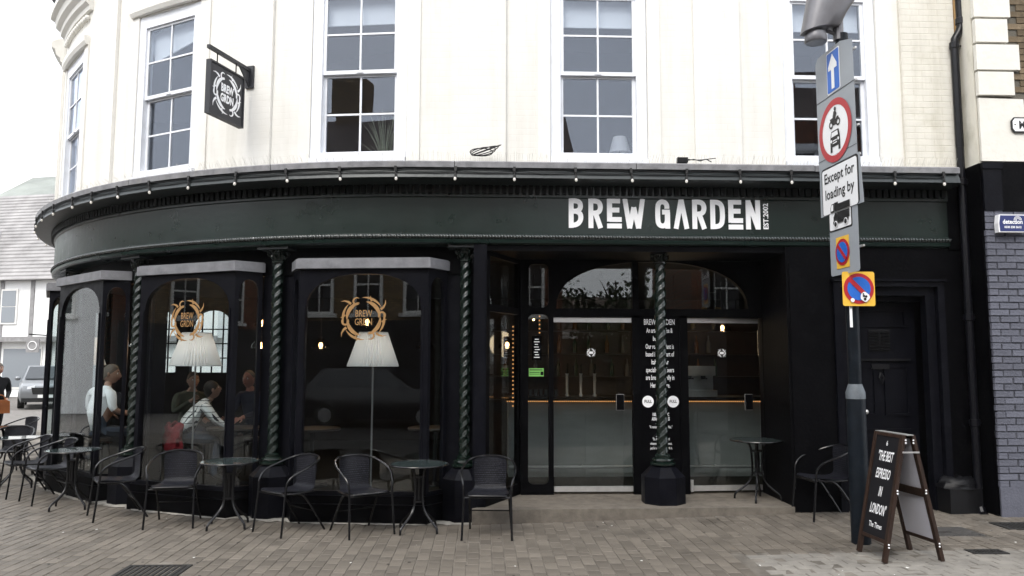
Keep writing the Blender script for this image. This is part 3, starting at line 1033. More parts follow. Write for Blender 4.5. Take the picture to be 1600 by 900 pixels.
# stone step and entrance screen
b = MB()
o_ = [(.42, -.15), (2.2, -.115), (4.03, -.07), (4.03, .95), (.42, .95)]
b.prism(o_, (0, 0, -.05), (1, 0, 0), (0, 1, 0), (0, 0, .217))
b.build('step', 'step_stone', pub)
YD = .8
b = MB()
b.box((1.0, YD, .167), (1.09, YD + .09, 3.12)); b.box((1.345, YD, .167), (1.405, YD + .09, 3.12)); b.box((2.39, YD, .167), (2.49, YD + .09, 2.36)); b.box((2.985, YD, .167), (3.085, YD + .09, 2.36))
b.box((1.405, YD, 2.335), (4.03, YD + .09, 2.44)); b.box((1.09, YD, 2.37), (1.345, YD + .09, 2.455)); b.box((1.09, YD, .167), (1.345, YD + .09, .29)); b.box((1.09, YD, 3.0), (1.345, YD + .09, 3.12))
b.box((4.03, YD, .167), (4.06, YD + .09, 3.12)); b.box((2.40, YD + .001, 2.44), (2.475, YD + .088, 3.03))
arched(b, (0, YD, 0), (1, 0, 0), (0, 0, 1), (0, .085, 0), 1.405, 4.03, 2.44, 3.12, 1.44, 3.86, 2.442, 2.445, 3.035, 24)
screen = b.build('entrance_screen', 'flat_black', pub)
b = MB(); b.box((1.41, YD + .04, 2.43), (4.0, YD + .046, 3.05)); b.build('transom_pane', 'shop_glass', screen)
b = MB(); b.box((1.085, YD + .04, .28), (1.35, YD + .046, 2.38)); b.build('side_pane', 'shop_glass', screen)
b = MB(); b.box((1.085, YD + .04, 2.44), (1.35, YD + .046, 3.01)); b.build('side_pane', 'shop_glass', screen)
b = MB()    # rounded corner beads of the side light
for zc, sg in ((.29, 1), (2.37, -1), (2.455, 1), (3.0, -1)):
    for xc, sx_ in ((1.09, 1), (1.345, -1)):
        pts = [(0, 0)] + [(.07 - .07 * math.cos(t), .07 - .07 * math.sin(t)) for t in [PI / 2 * i / 5 for i in range(6)]][::-1]
        b.prism([(p[0] * sx_, p[1] * sg) for p in pts], (xc, YD + .002, zc), (1, 0, 0), (0, 0, 1), (0, .03, 0))
b.build('corner_bead', 'flat_black', screen)
b = MB(); b.box((2.49, YD + .02, .167), (2.985, YD + .06, 2.336)); board = b.build('menu_panel', 'flat_black', screen)
b = MB()
tx = [(2.245, .1, 'BREW GARDEN', .56), (2.145, .085, 'An artisan coffee &', .5), (2.045, .085, 'beer cafe.', .5), (1.945, .085, 'Our roasting plant is', .5), (1.85, .085, 'based in the heart of', .5), (1.752, .085, 'Italy and our', .5), (1.655, .085, 'speciality craft beers', .5), (1.56, .085, 'are brewed locally in', .5), (1.465, .085, 'Hertfordshire.', .5),
      (1.115, .058, '100% ORGANIC', .52), (1.06, .058, 'ARABICA BEANS', .52), (.965, .05, '"A remarkably good coffee."', .5), (.82, .045, '"So, for the best round', .5), (.765, .045, 'whatever hundreds you must,', .5), (.71, .045, 'just for a cup of it, is worth it.', .5), (.655, .045, 'And deals"', .5), (.53, .045, '"Baristas are the best of 3', .5), (.475, .045, 'in town', .5), (.425, .045, 'relax and enjoy"', .5)]
for z, s_, t_, sx_ in tx:
    b = MB()
    put_text(b, t_, (2.735, YD + .017, z), (1, 0, 0), (0, 0, 1), s_, sx_, .0009 if s_ > .05 else .0002)
    b.build('text_line', 'letter_white', board)
for z in (1.02, .865, .575):
    b = MB(); b.box((2.67, YD + .014, z), (2.80, YD + .018, z + .004)); b.build('rule', 'letter_white', board)
for x in (2.578, 2.892):
    b = MB(); b.lathe([(.072, 0), (.072, .003)], 24); q = b.build('badge', 'letter_white', board, loc=(x, YD + .017, 1.292)); q.rotation_euler = (PI / 2, 0, 0)
    b = MB(); put_text(b, 'FULL', (x, YD + .011, 1.278), (1, 0, 0), (0, 0, 1), .05, .85, .001); b.build('badge_text', 'flat_black', board)
def shop_door(x0, x1, y, rz, lab):
    w_ = x1 - x0
    q = MB(); q.box((0, -.02, .2), (w_, .02, .262))
    d = q.build('door', 'steel', pub, loc=(x0, y, 0), rz=rz)
    q = MB(); q.box((0, -.02, 2.272), (w_, .02, 2.33)); q.build('top_rail', 'steel', d)
    q = MB(); q.box((.004, -.005, .262), (w_ - .004, .005, 2.272)); q.build('pane', 'shop_glass', d)
    q = MB(); q.box((w_ - .195, -.03, 1.19), (w_ - .105, -.006, 1.375)); q.build('lock_plate', 'flat_black', d)
    q = MB(); q.box((w_ - .2, -.012, 1.183), (w_ - .1, -.0055, 1.187)); q.box((w_ - .2, -.012, 1.378), (w_ - .1, -.0055, 1.382)); q.box((w_ - .2, -.012, 1.187), (w_ - .196, -.0055, 1.378)); q.box((w_ - .104, -.012, 1.187), (w_ - .1, -.0055, 1.378)); q.build('lock_trim', 'steel', d)
    q = MB(); emblem(q, (w_ * .48, -.0075, 1.895), (1, 0, 0), (0, 0, 1), (0, -.0004, 0), .05); q.box((w_ * .48 - .025, -.009, 1.88), (w_ * .48 + .025, -.0072, 1.91)); q.build('door_emblem', 'letter_white', d)
    return d
shop_door(1.41, 2.385, YD + .045, 0, '')
d2 = shop_door(3.09, 4.02, YD + .05, .075, '')
b = MB(); b.tube([(.015, -.045, .2), (.015, -.045, .34)], .02, 10); b.tube([(.015, -.045, .24), (.015, 0, .24)], .012, 8); b.build('pivot', 'steel', d2)
mat('sticker_blue', (0.03, 0.05, 0.2), .5, .4); mat('sticker_green', (0.2, 0.5, 0.12), .5, .4)
b = MB(); b.lathe([(.03, 0), (.03, .003)], 16); q = b.build('sticker', 'sticker_blue', d2, loc=(.9, -.012, 2.3)); q.rotation_euler = (PI / 2, 0, 0)
b = MB(); b.box((1.10, YD + .034, 1.60), (1.285, YD + .038, 1.70)); st = b.build('rating_sticker', 'sticker_green', screen)
b = MB()
for k in range(5): b.lathe([(.009, 0), (.009, .001)], 10, (0, 0, 0))
b = MB(); b.box((1.11, YD + .032, 1.675), (1.27, YD + .0335, 1.685)); b.box((1.11, YD + .032, 1.645), (1.235, YD + .0335, 1.652)); b.box((1.11, YD + .032, 1.625), (1.235, YD + .0335, 1.63)); b.box((1.245, YD + .032, 1.615), (1.28, YD + .0335, 1.66)); b.build('sticker_print', 'flat_black', screen)
b = MB(); b.box((1.14, YD + .047, 1.80), (1.26, YD + .05, 2.10)); pl = b.build('opening_times', 'flat_black', screen)
b = MB()
for k in range(8): b.box((1.165 + .01 * (k % 2), YD + .036, 1.83 + .032 * k), (1.235 - .01 * (k % 3), YD + .0385, 1.84 + .032 * k))
b.build('opening_times_print', 'letter_white', screen)
# canted glazed return to the left of the entrance, lobby ceiling
b = MB()
pA, pB = Vector((.57, .02, 0)), Vector((1.0, YD + .06, 0)); cu = (pB - pA); cl = cu.length; cu /= cl; cn = Vector((-cu.y, cu.x, 0)) * .06
for s0, s1, z0, z1 in ((0, .08, .16, 3.12), (cl - .06, cl, .16, 3.12), (.08, cl - .06, .16, .3), (.08, cl - .06, 2.36, 2.44), (.08, cl - .06, 3.0, 3.12)):
    b.obox(pA + cu * s0 + Vector((0, 0, z0)), cu * (s1 - s0), cn, (0, 0, z1 - z0))
rs = b.build('return_screen', 'flat_black', pub)
for z0, z1 in ((.29, 2.37), (2.43, 3.01)):
    b = MB(); b.obox(pA + cu * .07 + cn * .4 + Vector((0, 0, z0)), cu * (cl - .12), cn * .1, (0, 0, z1 - z0)); b.build('pane', 'shop_glass', rs)
b = MB(); b.box((.42, -.0, .0), (.568, .08, 3.12)); b.box((.44, -.012, .2), (.55, 0, 3.0)); b.build('entrance_pilaster', 'bay_black', pub)
b = MB(); b.box((.5, .02, 3.05), (4.05, .9, 3.118)); b.build('lobby_ceiling', 'flat_black', pub)
b = MB(); b.box((.4, .3, 3.118), (6.1, 1.0, 3.85)); b.build('lintel', 'flat_black', pub)

# right-hand pier and side door
b = MB(); b.box((4.035, .0, 0), (4.58, .95, 3.12)); b.box((4.07, -.012, .35), (4.545, 0, 2.95)); b.build('door_pier', 'flat_black', pub)
b = MB(); b.box((5.985, .0, 3.1), (6.19, .4, 4.0)); b.box((4.58, .02, 2.72), (6.18, .4, 3.12)); b.box((5.89, .02, 0), (6.18, .4, 2.72)); b.box((4.58, .5, 0), (6.18, .6, 3.12)); b.build('side_wall', 'flat_black', pub)
b = MB()
b.box((4.582, -.03, .08), (4.66, .03, 2.66)); b.box((5.81, -.03, .08), (5.888, .03, 2.66)); b.box((4.582, -.03, 2.66), (5.888, .03, 2.72)); b.box((4.56, -.06, 2.72), (5.91, .03, 2.745))
b.box((4.66, .04, .08), (4.80, .16, 2.56)); b.box((5.70, .04, .08), (5.81, .16, 2.56)); b.box((4.66, .04, 2.56), (5.81, .16, 2.66)); b.box((4.66, .02, .0), (5.81, .5, .08))
b.build('door_surround', 'bay_black', pub)
b = MB()
b.box((4.80, .3, .1), (5.70, .35, 2.5)); b.box((4.8, .16, 2.5), (5.7, .35, 2.56))
for z0, z1, x0_, x1_ in ((.2, 1.0, 4.9, 5.2), (.2, 1.0, 5.3, 5.6), (1.15, 1.75, 4.9, 5.2), (1.15, 1.75, 5.3, 5.6), (2.2, 2.42, 4.9, 5.6)):
    b.box((x0_, .285, z0), (x1_, .3, z0 + .03)); b.box((x0_, .285, z1 - .03), (x1_, .3, z1)); b.box((x0_, .285, z0 + .03), (x0_ + .03, .3, z1 - .03)); b.box((x1_ - .03, .285, z0 + .03), (x1_, .3, z1 - .03))
sdoor = b.build('side_door', 'bay_black', pub)
mat('black_plastic', (0.006, 0.006, 0.007), .4, .25)
b = MB()
for s_ in (0, 1):
    for k in range(7):
        z = 1.93 + k * .034
        b.obox((5.14 + s_ * .13, .27, z), (.11, 0, 0), (0, .022, .016), (0, .004, -.006))
    b.box((5.13 + s_ * .13, .292, 1.915), (5.26 + s_ * .13, .2995, 2.175))
b.build('louvre_vent', 'black_plastic', sdoor)
b = MB(); b.box((4.88, .27, 1.80), (5.62, .3, 1.825)); b.box((5.15, .275, 1.70), (5.36, .299, 1.76)); b.tube([(5.25, .28, 1.66), (5.22, .255, 1.6), (5.25, .25, 1.52), (5.28, .255, 1.6), (5.25, .28, 1.66)], .008, 6); b.build('letter_box', 'black_plastic', sdoor)
b = MB(); b.sphere((5.05, .26, 1.2), .03, 12, 8); b.build('door_knob', 'steel', sdoor, smooth=True)
b = MB(); b.box((5.74, .0, 6.16), (5.90, -.05, 6.32)); vn = b.build('air_brick', 'cream_plain', pub)
b = MB()
for k in range(4): b.box((5.755, -.058, 6.18 + k * .033), (5.885, -.05, 6.195 + k * .033))
b.build('grille', 'lead', vn)

# interior shell
b = MB(); b.poly([CP(a_, -.3, .16) for a_ in arange(-12.0, 6.0, .4) if a_ < .5] + [Vector((.55, .9, .16)), Vector((6.05, .9, .16)), Vector((6.05, 7.6, .16)), Vector((-6.95, 7.6, .16))])
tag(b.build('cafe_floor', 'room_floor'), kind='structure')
b = MB(); b.poly([CP(a_, -.3, 3.11) for a_ in arange(-12.0, 6.0, .4) if a_ < .3] + [Vector((6.05, .9, 3.11)), Vector((6.05, 7.6, 3.11)), Vector((-6.95, 7.6, 3.11))])
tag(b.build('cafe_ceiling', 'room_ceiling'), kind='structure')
b = MB(); b.box((-7.15, 7.62, .0), (-6.75, 7.8, 3.3)); b.box((-4.55, 7.62, .0), (6.05, 7.8, 3.3)); b.box((5.95, .6, .1), (6.05, 7.62, 3.2))
for x0_, x1_ in ((-6.75, -5.7), (-5.7, -4.55)):
    arched(b, (0, 7.62, 0), (1, 0, 0), (0, 0, 1), (0, .17, 0), x0_, x1_, .0, 3.3, x0_ + .14, x1_ - .14, 1.55, 2.35, 2.85, 12)
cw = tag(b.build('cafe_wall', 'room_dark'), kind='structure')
for x0_, x1_ in ((-6.61, -5.84), (-5.56, -4.69)):
    b = MB()
    for k in (1, 2, 3): b.box((x0_ + (x1_ - x0_) * k / 4 - .012, 7.68, 1.55), (x0_ + (x1_ - x0_) * k / 4 + .012, 7.71, 2.85))
    for z in (1.85, 2.15, 2.45): b.box((x0_, 7.682, z - .012), (x1_, 7.708, z + .012))
    b.build('glazing_bars', 'flat_black', cw)
    b = MB(); b.box((x0_, 7.72, 1.55), (x1_, 7.726, 2.85)); b.build('rear_pane', 'shop_glass', cw)

# ------------------------------------------------------------------ the neighbouring building on the right
mat('painted_brick', (0.105, 0.109, 0.137), .7, .3, var=.12, vscale=8, bump=.7, bscale=40, island=.14, stain=.3, stain_col=(.07, .07, .085), stain_scale=6)
mat('painted_joint', (0.085, 0.088, 0.105), .85, .2, bump=.5, bscale=50)
mat('stock_brick', (0.15, 0.115, 0.075), .9, .2, var=.35, vscale=6, bump=.6, bscale=40, island=.32, stain=.5, stain_col=(.03, .026, .02), stain_scale=9)
mat('stock_mortar', (0.13, 0.12, 0.1), .95, .1, bump=.5, bscale=60)
mat('quoin_white', (0.72, 0.70, 0.64), .7, .3, var=.04, vscale=6, bump=.35, bscale=18, stain=.3, stain_col=(.5, .47, .38), stain_scale=4)
mat('stained_render', (0.74, 0.71, 0.62), .8, .3, var=.06, vscale=5, bump=.4, bscale=20, stain=.6, stain_col=(.28, .26, .16), stain_scale=2.6, stretch=(1, 1, .5))
mat('timber_fillet', (0.55, 0.36, 0.17), .8, .2, var=.2, vscale=8, stretch=(6, 6, 1))
nb = empty('neighbour_building', (6.22, -.35, 0), 0, 'brick neighbour with white quoins above and grey painted bricks below', 'building')
NX, NY = 6.22, -.35
def nbx(b, a_, c_, m=0): b.box((a_[0] - NX, a_[1] - NY, a_[2]), (c_[0] - NX, c_[1] - NY, c_[2]), m); return b
b = MB(); nbx(b, (6.24, -.33, 0), (12, 6, 4.06)); b.build('lower_wall', 'painted_joint', nb)
b = MB(); nbx(b, (6.24, -.33, 4.06), (12, 6, 9)); b.build('upper_wall', 'stock_mortar', nb)
b = MB(); nbx(b, (6.205, -.30, 0), (6.239, 1.0, 4.06)); b.build('return_wall', 'flat_black', nb)
b = MB(); nbx(b, (6.205, -.30, 4.06), (6.239, 1.0, 9)); b.build('return_wall', 'stained_render', nb)
b = MB(); nbx(b, (6.175, -.06, 5.55), (6.204, -.02, 8.2)); b.build('timber_fillet', 'timber_fillet', nb)
# painted lower bricks
BH, BL = .0755, .222
bl = []
for r in range(46):
    z = .42 + r * BH
    off = 0 if r % 2 else BL / 2
    x = 6.215 - off
    while x < 10.8:
        x0, x1 = max(x, 6.215), x + BL - .009
        if x1 - x0 > .04: bl.append((x0, x1, z, z + BH - .009))
        x += BL
bl.sort(key=lambda q: (q[0] > 7.15, q[2]))
shared = {}
rest = MB()
nbr = 0
for x0, x1, z0, z1 in bl:
    if z1 > 3.52: continue
    ln = round(x1 - x0, 3)
    if nbr < 190 and x0 < 7.15:
        if ln not in shared:
            q = MB(); q.box((.003, -.012, .003), (ln - .003, .02, z1 - z0 - .003)); q.box((0, -.008, 0), (ln, .02, z1 - z0)); shared[ln] = q.mesh('brick', 'painted_brick')
        o = obj('brick', shared[ln], nb, (x0 - NX + random.uniform(0, .004), -.33 - NY + random.uniform(-.007, .003), z0 + random.uniform(-.002, .002))); nbr += 1
        o.scale = (random.uniform(.95, 1), 1, random.uniform(.93, 1.02)); o.rotation_euler = (random.uniform(-.03, .03), random.uniform(-.012, .012), random.uniform(-.012, .012))
    else:
        nbx(rest, (x0, -.342 + random.uniform(-.004, .002), z0), (x1, -.33, z1))
tag(rest.build('brick_mass', 'painted_brick', nb), kind='stuff')
b = MB(); nbx(b, (6.21, -.352, 0), (10.8, -.33, .42)); b.build('rendered_plinth', 'painted_brick', nb)
# black shop pilaster head and dark fascia of the next shop
b = MB(); nbx(b, (6.21, -.36, 3.5), (6.42, -.33, 4.04)); nbx(b, (6.20, -.375, 3.98), (6.43, -.33, 4.05)); b.build('pilaster_head', 'bay_black', nb)
b = MB(); nbx(b, (6.421, -.355, 3.49), (10.8, -.33, 4.05)); b.build('shop_fascia', 'flat_black', nb)
# quoins, white painted patch
for k, (x0, x1, z0, z1) in enumerate(((6.195, 6.62, 5.77, 6.28), (6.205, 6.58, 5.47, 5.745), (6.20, 6.70, 5.14, 5.44), (6.205, 6.62, 4.84, 5.115), (6.20, 6.6, 6.31, 6.6), (6.2, 6.7, 6.63, 6.93))):
    q = MB(); nbx(q, (x0 - .008, -.385, z0), (x1, -.33, z1)); q.build('quoin', 'quoin_white', nb)
q = MB()
pts = [(6.205, 4.07), (6.205, 4.81), (6.73, 4.80), (6.74, 4.62), (6.71, 4.55), (6.76, 4.44), (6.72, 4.36), (6.9, 4.34), (10.8, 4.33), (10.8, 4.07)]
q.prism([(p[0] - NX, p[1]) for p in pts], (0, -.362 - NY, 0), (1, 0, 0), (0, 0, 1), (0, .03, 0)); q.build('painted_patch', 'quoin_white', nb)
# upper stock bricks
rest = MB(); shared2 = []
for k in range(4):
    q = MB(); q.box((0, -.012, 0), (.213, .02, .066)); shared2.append(q.mesh('brick', 'stock_brick'))
nbr = 0
for r in range(58):
    z = 4.36 + r * .0755
    x = 6.5 - (.11 if r % 2 else 0)
    while x < 10.5:
        if (x < 6.6 and z < 7) or (z < 4.83 and x < 6.78): x += .223; continue
        if x < 7.5 and z < 6.6 and nbr < 105:
            obj('brick', random.choice(shared2), nb, (x - NX, -.33 - NY + random.uniform(-.005, .002), z)); nbr += 1
        else:
            nbx(rest, (x, -.342, z), (x + .213, -.33, z + .066))
        x += .223
tag(rest.build('brick_mass', 'stock_brick', nb), kind='stuff')
# downpipe
mat('pipe_black', (0.004, 0.004, 0.006), .3, .3, var=.2, vscale=20)
dp = empty('downpipe', (6.12, -.1, gz(6.1)), 0, 'black cast iron rainwater downpipe in the corner beside the cafe', 'downpipe')
b = MB()
b.tube([(.13, .0, 8.3), (.13, .0, 5.86), (.125, 0, 5.8), (.1, 0, 5.74), (.02, .0, 5.66), (.0, 0, 5.58), (0, 0, 5.5), (0, -.2, 4.1)] if False else [(.09, .0, 8.3), (.09, .0, 5.72), (.085, 0, 5.66), (.06, 0, 5.60), (.01, 0, 5.52), (0, 0, 5.46), (0, 0, 5.3), (0, 0, 4.2)], .045, 14)
b.tube([(0, 0, 4.2), (0, 0, .0)], .042, 14)
b.build('pipe', 'pipe_black', dp, smooth=True)
for z in (5.44, 5.74, 3.78, 2.2, 1.0):
    x = .09 if z > 5.7 else 0
    q = MB(); q.lathe([(.05, 0), (.056, .005), (.056, .075), (.05, .08)], 14, (x, 0, z - .04)); q.box((x - .01, .05, z - .02), (x + .01, .11, z + .02)); q.tube([(x + .05, 0, z), (x + .1, .02, z)], .012, 6); q.build('pipe_collar', 'pipe_black', dp)
q = MB(); q.tube([(.0, -.02, .06), (0, -.05, -.0), (0, -.09, -.01)], .045, 10); q.build('shoe', 'pipe_black', dp)

# ------------------------------------------------------------------ across the street, seen in the glass
mat('white_render', (0.80, 0.80, 0.79), .8, .2, var=.03, vscale=2)
brick_mat('red_brick', (0.24, 0.09, 0.045), (0.13, 0.055, 0.032), (0.1, 0.085, 0.07), .225, .076, .01, rough=.9, spec=.1)
brick_mat('brown_brick', (0.27, 0.18, 0.095), (0.14, 0.1, 0.058), (0.1, 0.09, 0.075), .225, .076, .01, rough=.9, spec=.1)
mat('far_white', (0.75, 0.74, 0.71), .7, .3)
glass('dull_glass', (0.5, 0.55, 0.58), extra=.1)
mat('roof_tile', (0.10, 0.075, 0.06), .9, .2, var=.3, vscale=1.2, bump=.5, bscale=14)
mat('dark_shopfront', (0.01, 0.01, 0.012), .5, .3)
def facing_house(name, label, x0, x1, y, h, wm, wins, arch=False, shop=True, rz=0.0):
    e = empty(name, (x0, y, 0), rz, label, 'building')
    L = x1 - x0
    b = MB(); b.box((0, -6, 0), (L, 0, h)); b.build('wall', wm, e)
    b = MB(); b.box((-.1, -6, h), (L + .1, .3, h + .12)); b.box((-.1, .0, h - .25), (L + .1, .18, h)); b.build('parapet', 'far_white', e)
    b = MB(); b.add([(-.1, .3, h + .12), (L + .1, .3, h + .12), (L + .1, -3, h + 2.4), (-.1, -3, h + 2.4), (L + .1, -6, h + .12), (-.1, -6, h + .12)], [(0, 1, 2, 3), (3, 2, 4, 5), (1, 4, 2), (0, 3, 5)]); rf = b.build('roof', 'roof_tile', e)
    b = MB(); b.box((L * .3, -3.3, h + 1.5), (L * .3 + 1.1, -2.6, h + 3.6)); b.build('chimney', wm, rf)
    for wx in wins:
        for wz in (3.35, 6.4):
            if wz + 1.9 > h: continue
            q = MB(); q.box((wx - .62, .0, wz - .12), (wx + .62, .12, wz)); q.box((wx - .58, 0, wz + 1.9), (wx + .58, .1, wz + 2.15))
            q.box((wx - .5, 0, wz), (wx - .4, .05, wz + 1.9)); q.box((wx + .4, 0, wz), (wx + .5, .05, wz + 1.9)); q.box((wx - .4, 0, wz + .92), (wx + .4, .05, wz + .98)); q.box((wx - .02, 0, wz), (wx + .02, .04, wz + 1.9)); q.box((wx - .4, 0, wz + 1.82), (wx + .4, .05, wz + 1.9)); q.box((wx - .4, 0, wz), (wx + .4, .05, wz + .07))
            w_ = q.build('window', 'far_white', e)
            q = MB(); q.box((wx - .4, .005, wz + .07), (wx + .4, .015, wz + 1.82)); q.build('pane', 'dark_shopfront', w_)
    if shop:
        q = MB(); q.box((.2, 0, 0), (L - .2, .25, 3.1)); sf = q.build('shopfront', 'dark_shopfront', e)
        q = MB(); q.box((.2, .25, 2.55), (L - .2, .33, 3.05)); q.build('shop_fascia', 'dark_shopfront', sf)
    return e
facing_house('brick_house', 'brown brick house with white sash windows across the street, mirrored in the bay glass', -13, -3.2, -15.5, 8.6, 'brown_brick', (1.0, 2.7, 4.4, 6.1, 7.8, 9.2))
facing_house('brick_house', 'red brick house with white sash windows opposite the entrance, mirrored in the door fanlight', -3.1, 3.2, -15.5, 8.2, 'red_brick', (1.0, 3.1, 5.2))
facing_house('brick_house', 'tall red brick house to the right across the street, mirrored in the upper window', 7.6, 18, -15.5, 10.0, 'red_brick', (1.2, 3.4, 5.6, 7.8))
facing_house('brick_house', 'long dark brick house down the street to the left, mirrored in the round bays', -30, -13.2, -15.5, 8.0, 'brown_brick', (1.5, 4, 6.5, 9, 11.5, 14))
e = facing_house('brick_house', 'brown brick house on the far side of the side street, mirrored in the middle bay', -15, 4, 9, 5.9, 'brown_brick', (1.5, 4, 6.5, 9, 11.5, 14, 16.5), rz=-PI / 2)
e.location = (-22, 5.5, 0)
e = facing_house('pale_house', 'pale rendered house beside the brown one, mirrored in the left bay', -15, -7, 9, 6.2, 'white_render', (1.5, 4, 6.5), rz=-PI / 2, shop=False)
e.location = (-22, 14, 0)
facing_house('brick_house', 'distant brown brick house added behind the tree as dark backdrop for the door glass', -2, 14, -34, 3.4, 'brown_brick', (1.5, 4, 6.5, 9, 11.5, 14), shop=False)  # added out of view, darkens the bright gap mirrored in the door panes
b = MB(); b.box((3.25, -18, 0), (7.55, -17.7, 2.4)); tag(b.build('garden_wall', 'brown_brick'), 'low brown brick garden wall between the two houses opposite', 'wall')

# ------------------------------------------------------------------ the hazy end of the side street on the left
mat('timber_hazed', (0.26, 0.255, 0.255), .85, .2, var=.2, vscale=4)  # lighter than the timber itself, distance haze mixed into the colour
mat('tile_hazed', (0.3, 0.29, 0.287), .9, .2, var=.25, vscale=1.0, bump=.7, bscale=9)  # roof grey raised to carry the far haze in its base colour
mat('far_glass', (0.2, 0.22, 0.24), .15, .6)
mat('hill_hazed', (0.22, 0.235, 0.215), .95, .1, var=.25, vscale=.06)  # paled base colour adds to the mist's fade of the hill
hA = empty('timber_house', (-21.5, 31, 0), math.radians(-14), 'hazy white timber framed house with long tiled roof beyond the parked car', 'house')
b = MB(); b.box((-9, 0, 0), (10, 8, 2.9)); b.box((-9.0, -.45, 2.9), (10, 8, 6.0)); b.build('wall', 'white_render', hA)
b = MB()
b.box((-9, -.52, 2.75), (10, -.4, 3.0)); b.box((-9, -.5, 5.8), (10, -.4, 6.0))
for x in (-8.9, -6.5, -4.2, -2.2, -.4, 1.6, 3.4, 6, 8.2): b.box((x, -.5, 3.0), (x + .22, -.4, 5.8))
for x in (-8.6, -5.6, -2.6, .4, 3.4, 6.4): b.box((x, -.06, 0), (x + .2, .05, 2.75))
b.build('timber_frame', 'timber_hazed', hA)
b = MB()
b.add([(-9.3, -.9, 5.8), (10.3, -.9, 5.8), (10.3, 4, 11.3), (-9.3, 4, 11.3), (10.3, 8.9, 5.8), (-9.3, 8.9, 5.8)], [(0, 1, 2, 3), (3, 2, 4, 5), (1, 4, 2), (0, 3, 5)])
rows = []
for k in range(26):
    t0 = k / 26
    y0, z0 = -.9 + 4.9 * t0, 5.8 + 5.5 * t0
    b.box((-9.3, y0 - .02, z0 - .0), (10.3, y0 + .12, z0 + .05))
rf = b.build('roof', 'tile_hazed', hA)
b = MB(); b.add([(-6.6, -1.0, 5.9), (-2.6, -1.0, 5.9), (-4.6, -1.0, 8.8), (-4.6, 3, 8.8), (-6.6, 3, 5.9), (-2.6, 3, 5.9)], [(0, 1, 2), (1, 5, 3, 2), (0, 2, 3, 4)]); b.build('gable', 'tile_hazed', rf)
for x, z0, z1, wd in ((2.2, 3.7, 5.4, .9), (-5.2, 3.6, 5.2, 1.1), (5, 3.7, 5.4, .9), (-2.0, 3.7, 5.3, .8)):
    q = MB(); q.box((x - .08, -.53, z0 - .08), (x + wd + .08, -.46, z1 + .08)); w_ = q.build('window', 'far_white', hA)
    q = MB(); q.box((x, -.55, z0), (x + wd, -.535, (z0 + z1) / 2 - .02)); q.box((x, -.55, (z0 + z1) / 2 + .02), (x + wd, -.535, z1)); q.build('pane', 'far_glass', w_)
for x, wd in ((-5.2, 2.2), (-2.2, 2.2), (.9, 1.0), (2.4, .8), (3.9, 2.2)):
    q = MB(); q.box((x - .06, -.05, .4), (x + wd + .06, .0, 2.5)); w_ = q.build('shop_window', 'far_white', hA)
    q = MB(); q.box((x, -.07, .5), (x + wd, -.055, 2.4)); q.build('pane', 'far_glass', w_)
hB = empty('white_house', (-12.5, 34.5, 0), math.radians(-14), 'hazy white rendered house with dark roof just behind the cafe corner', 'house')
b = MB(); b.box((0, 0, 0), (9, 8, 7.2)); b.build('wall', 'white_render', hB)
b = MB(); b.add([(-.4, -.6, 7.0), (9.4, -.6, 7.0), (9.4, 4, 10.4), (-.4, 4, 10.4), (9.4, 8.6, 7.0), (-.4, 8.6, 7.0)], [(0, 1, 2, 3), (3, 2, 4, 5), (1, 4, 2), (0, 3, 5)]); b.build('roof', 'tile_hazed', hB)
for x in (.8, 3.4, 6):
    for z in (1.0, 4.4):
        q = MB(); q.box((x - .08, -.06, z - .08), (x + 1.08, .0, z + 1.6)); w_ = q.build('window', 'far_white', hB)
        q = MB(); q.box((x, -.08, z), (x + 1, -.065, z + 1.5)); q.build('pane', 'far_glass', w_)
# hanging sign on the far house
hs = empty('far_sign', (-20.9, 28.8, 0), 0, 'small black square hanging sign with pale ring on the far timber house', 'sign')
b = MB(); b.tube([(0, .0, 3.05), (0, 1.9, 3.05)], .03, 6); b.build('bracket', 'flat_black', hs)
b = MB(); b.box((-.3, .3, 2.2), (.3, .36, 2.85)); b.build('board', 'timber_hazed', hs)
b = MB(); b.tube([(.2 * math.cos(t), .285, 2.52 + .2 * math.sin(t)) for t in [2 * PI * k / 20 for k in range(20)]], .022, 6, closed=True); b.build('ring', 'white_render', hs)
# hill
b = MB()
V, Fc = [], []
nx, ny = 40, 10
for i in range(nx):
    for j in range(ny):
        x = -330 + 330 * i / (nx - 1); y = 120 + 160 * j / (ny - 1)
        z = 70 * (j / (ny - 1)) ** .8 * (.85 + .25 * math.sin(i * .31) + .1 * math.sin(i * .9 + j)) - .5
        V.append((x, y, z))
for i in range(nx - 1):
    for j in range(ny - 1):
        Fc.append((i * ny + j, (i + 1) * ny + j, (i + 1) * ny + j + 1, i * ny + j + 1))
b.add(V, Fc)
for p in (V[k] for k in range(0)): pass
tag(b.build('hill', 'hill_hazed', smooth=True), kind='structure')

# ------------------------------------------------------------------ festoon lights along the cornice
mat('bulb_holder', (0.02, 0.02, 0.02), .5, .4)
BA = [5.79, 5.22, 4.62, 4.02, 3.43, 2.82, 2.19, 1.56, .87, .21, -.44, -1.05, -1.66, -2.28, -2.92, -3.53, -4.11, -4.67, -5.19, -5.88, -6.5, -7.15, -7.8, -8.5, -9.2]
sl_ = empty('festoon_lights', CP(2.2, .3, 3.9), 0, 'string of festoon bulbs on black cable clipped along the cornice edge', 'string lights')
org = Vector(sl_.location)
for dz, rr in ((.03, .006), (-.02, .005)):
    b = MB()
    pts = []
    for k in range(len(BA) - 1):
        for j in range(6):
            s_ = j / 6
            a_ = BA[k] + (BA[k + 1] - BA[k]) * s_
            pts.append(CP(a_, .283, 3.905 + dz - (.018 if dz > 0 else .006) * math.sin(PI * s_) + random.uniform(-.002, .002)) - org)
    b.tube(pts, rr, 6); b.build('cable', 'cable', sl_)
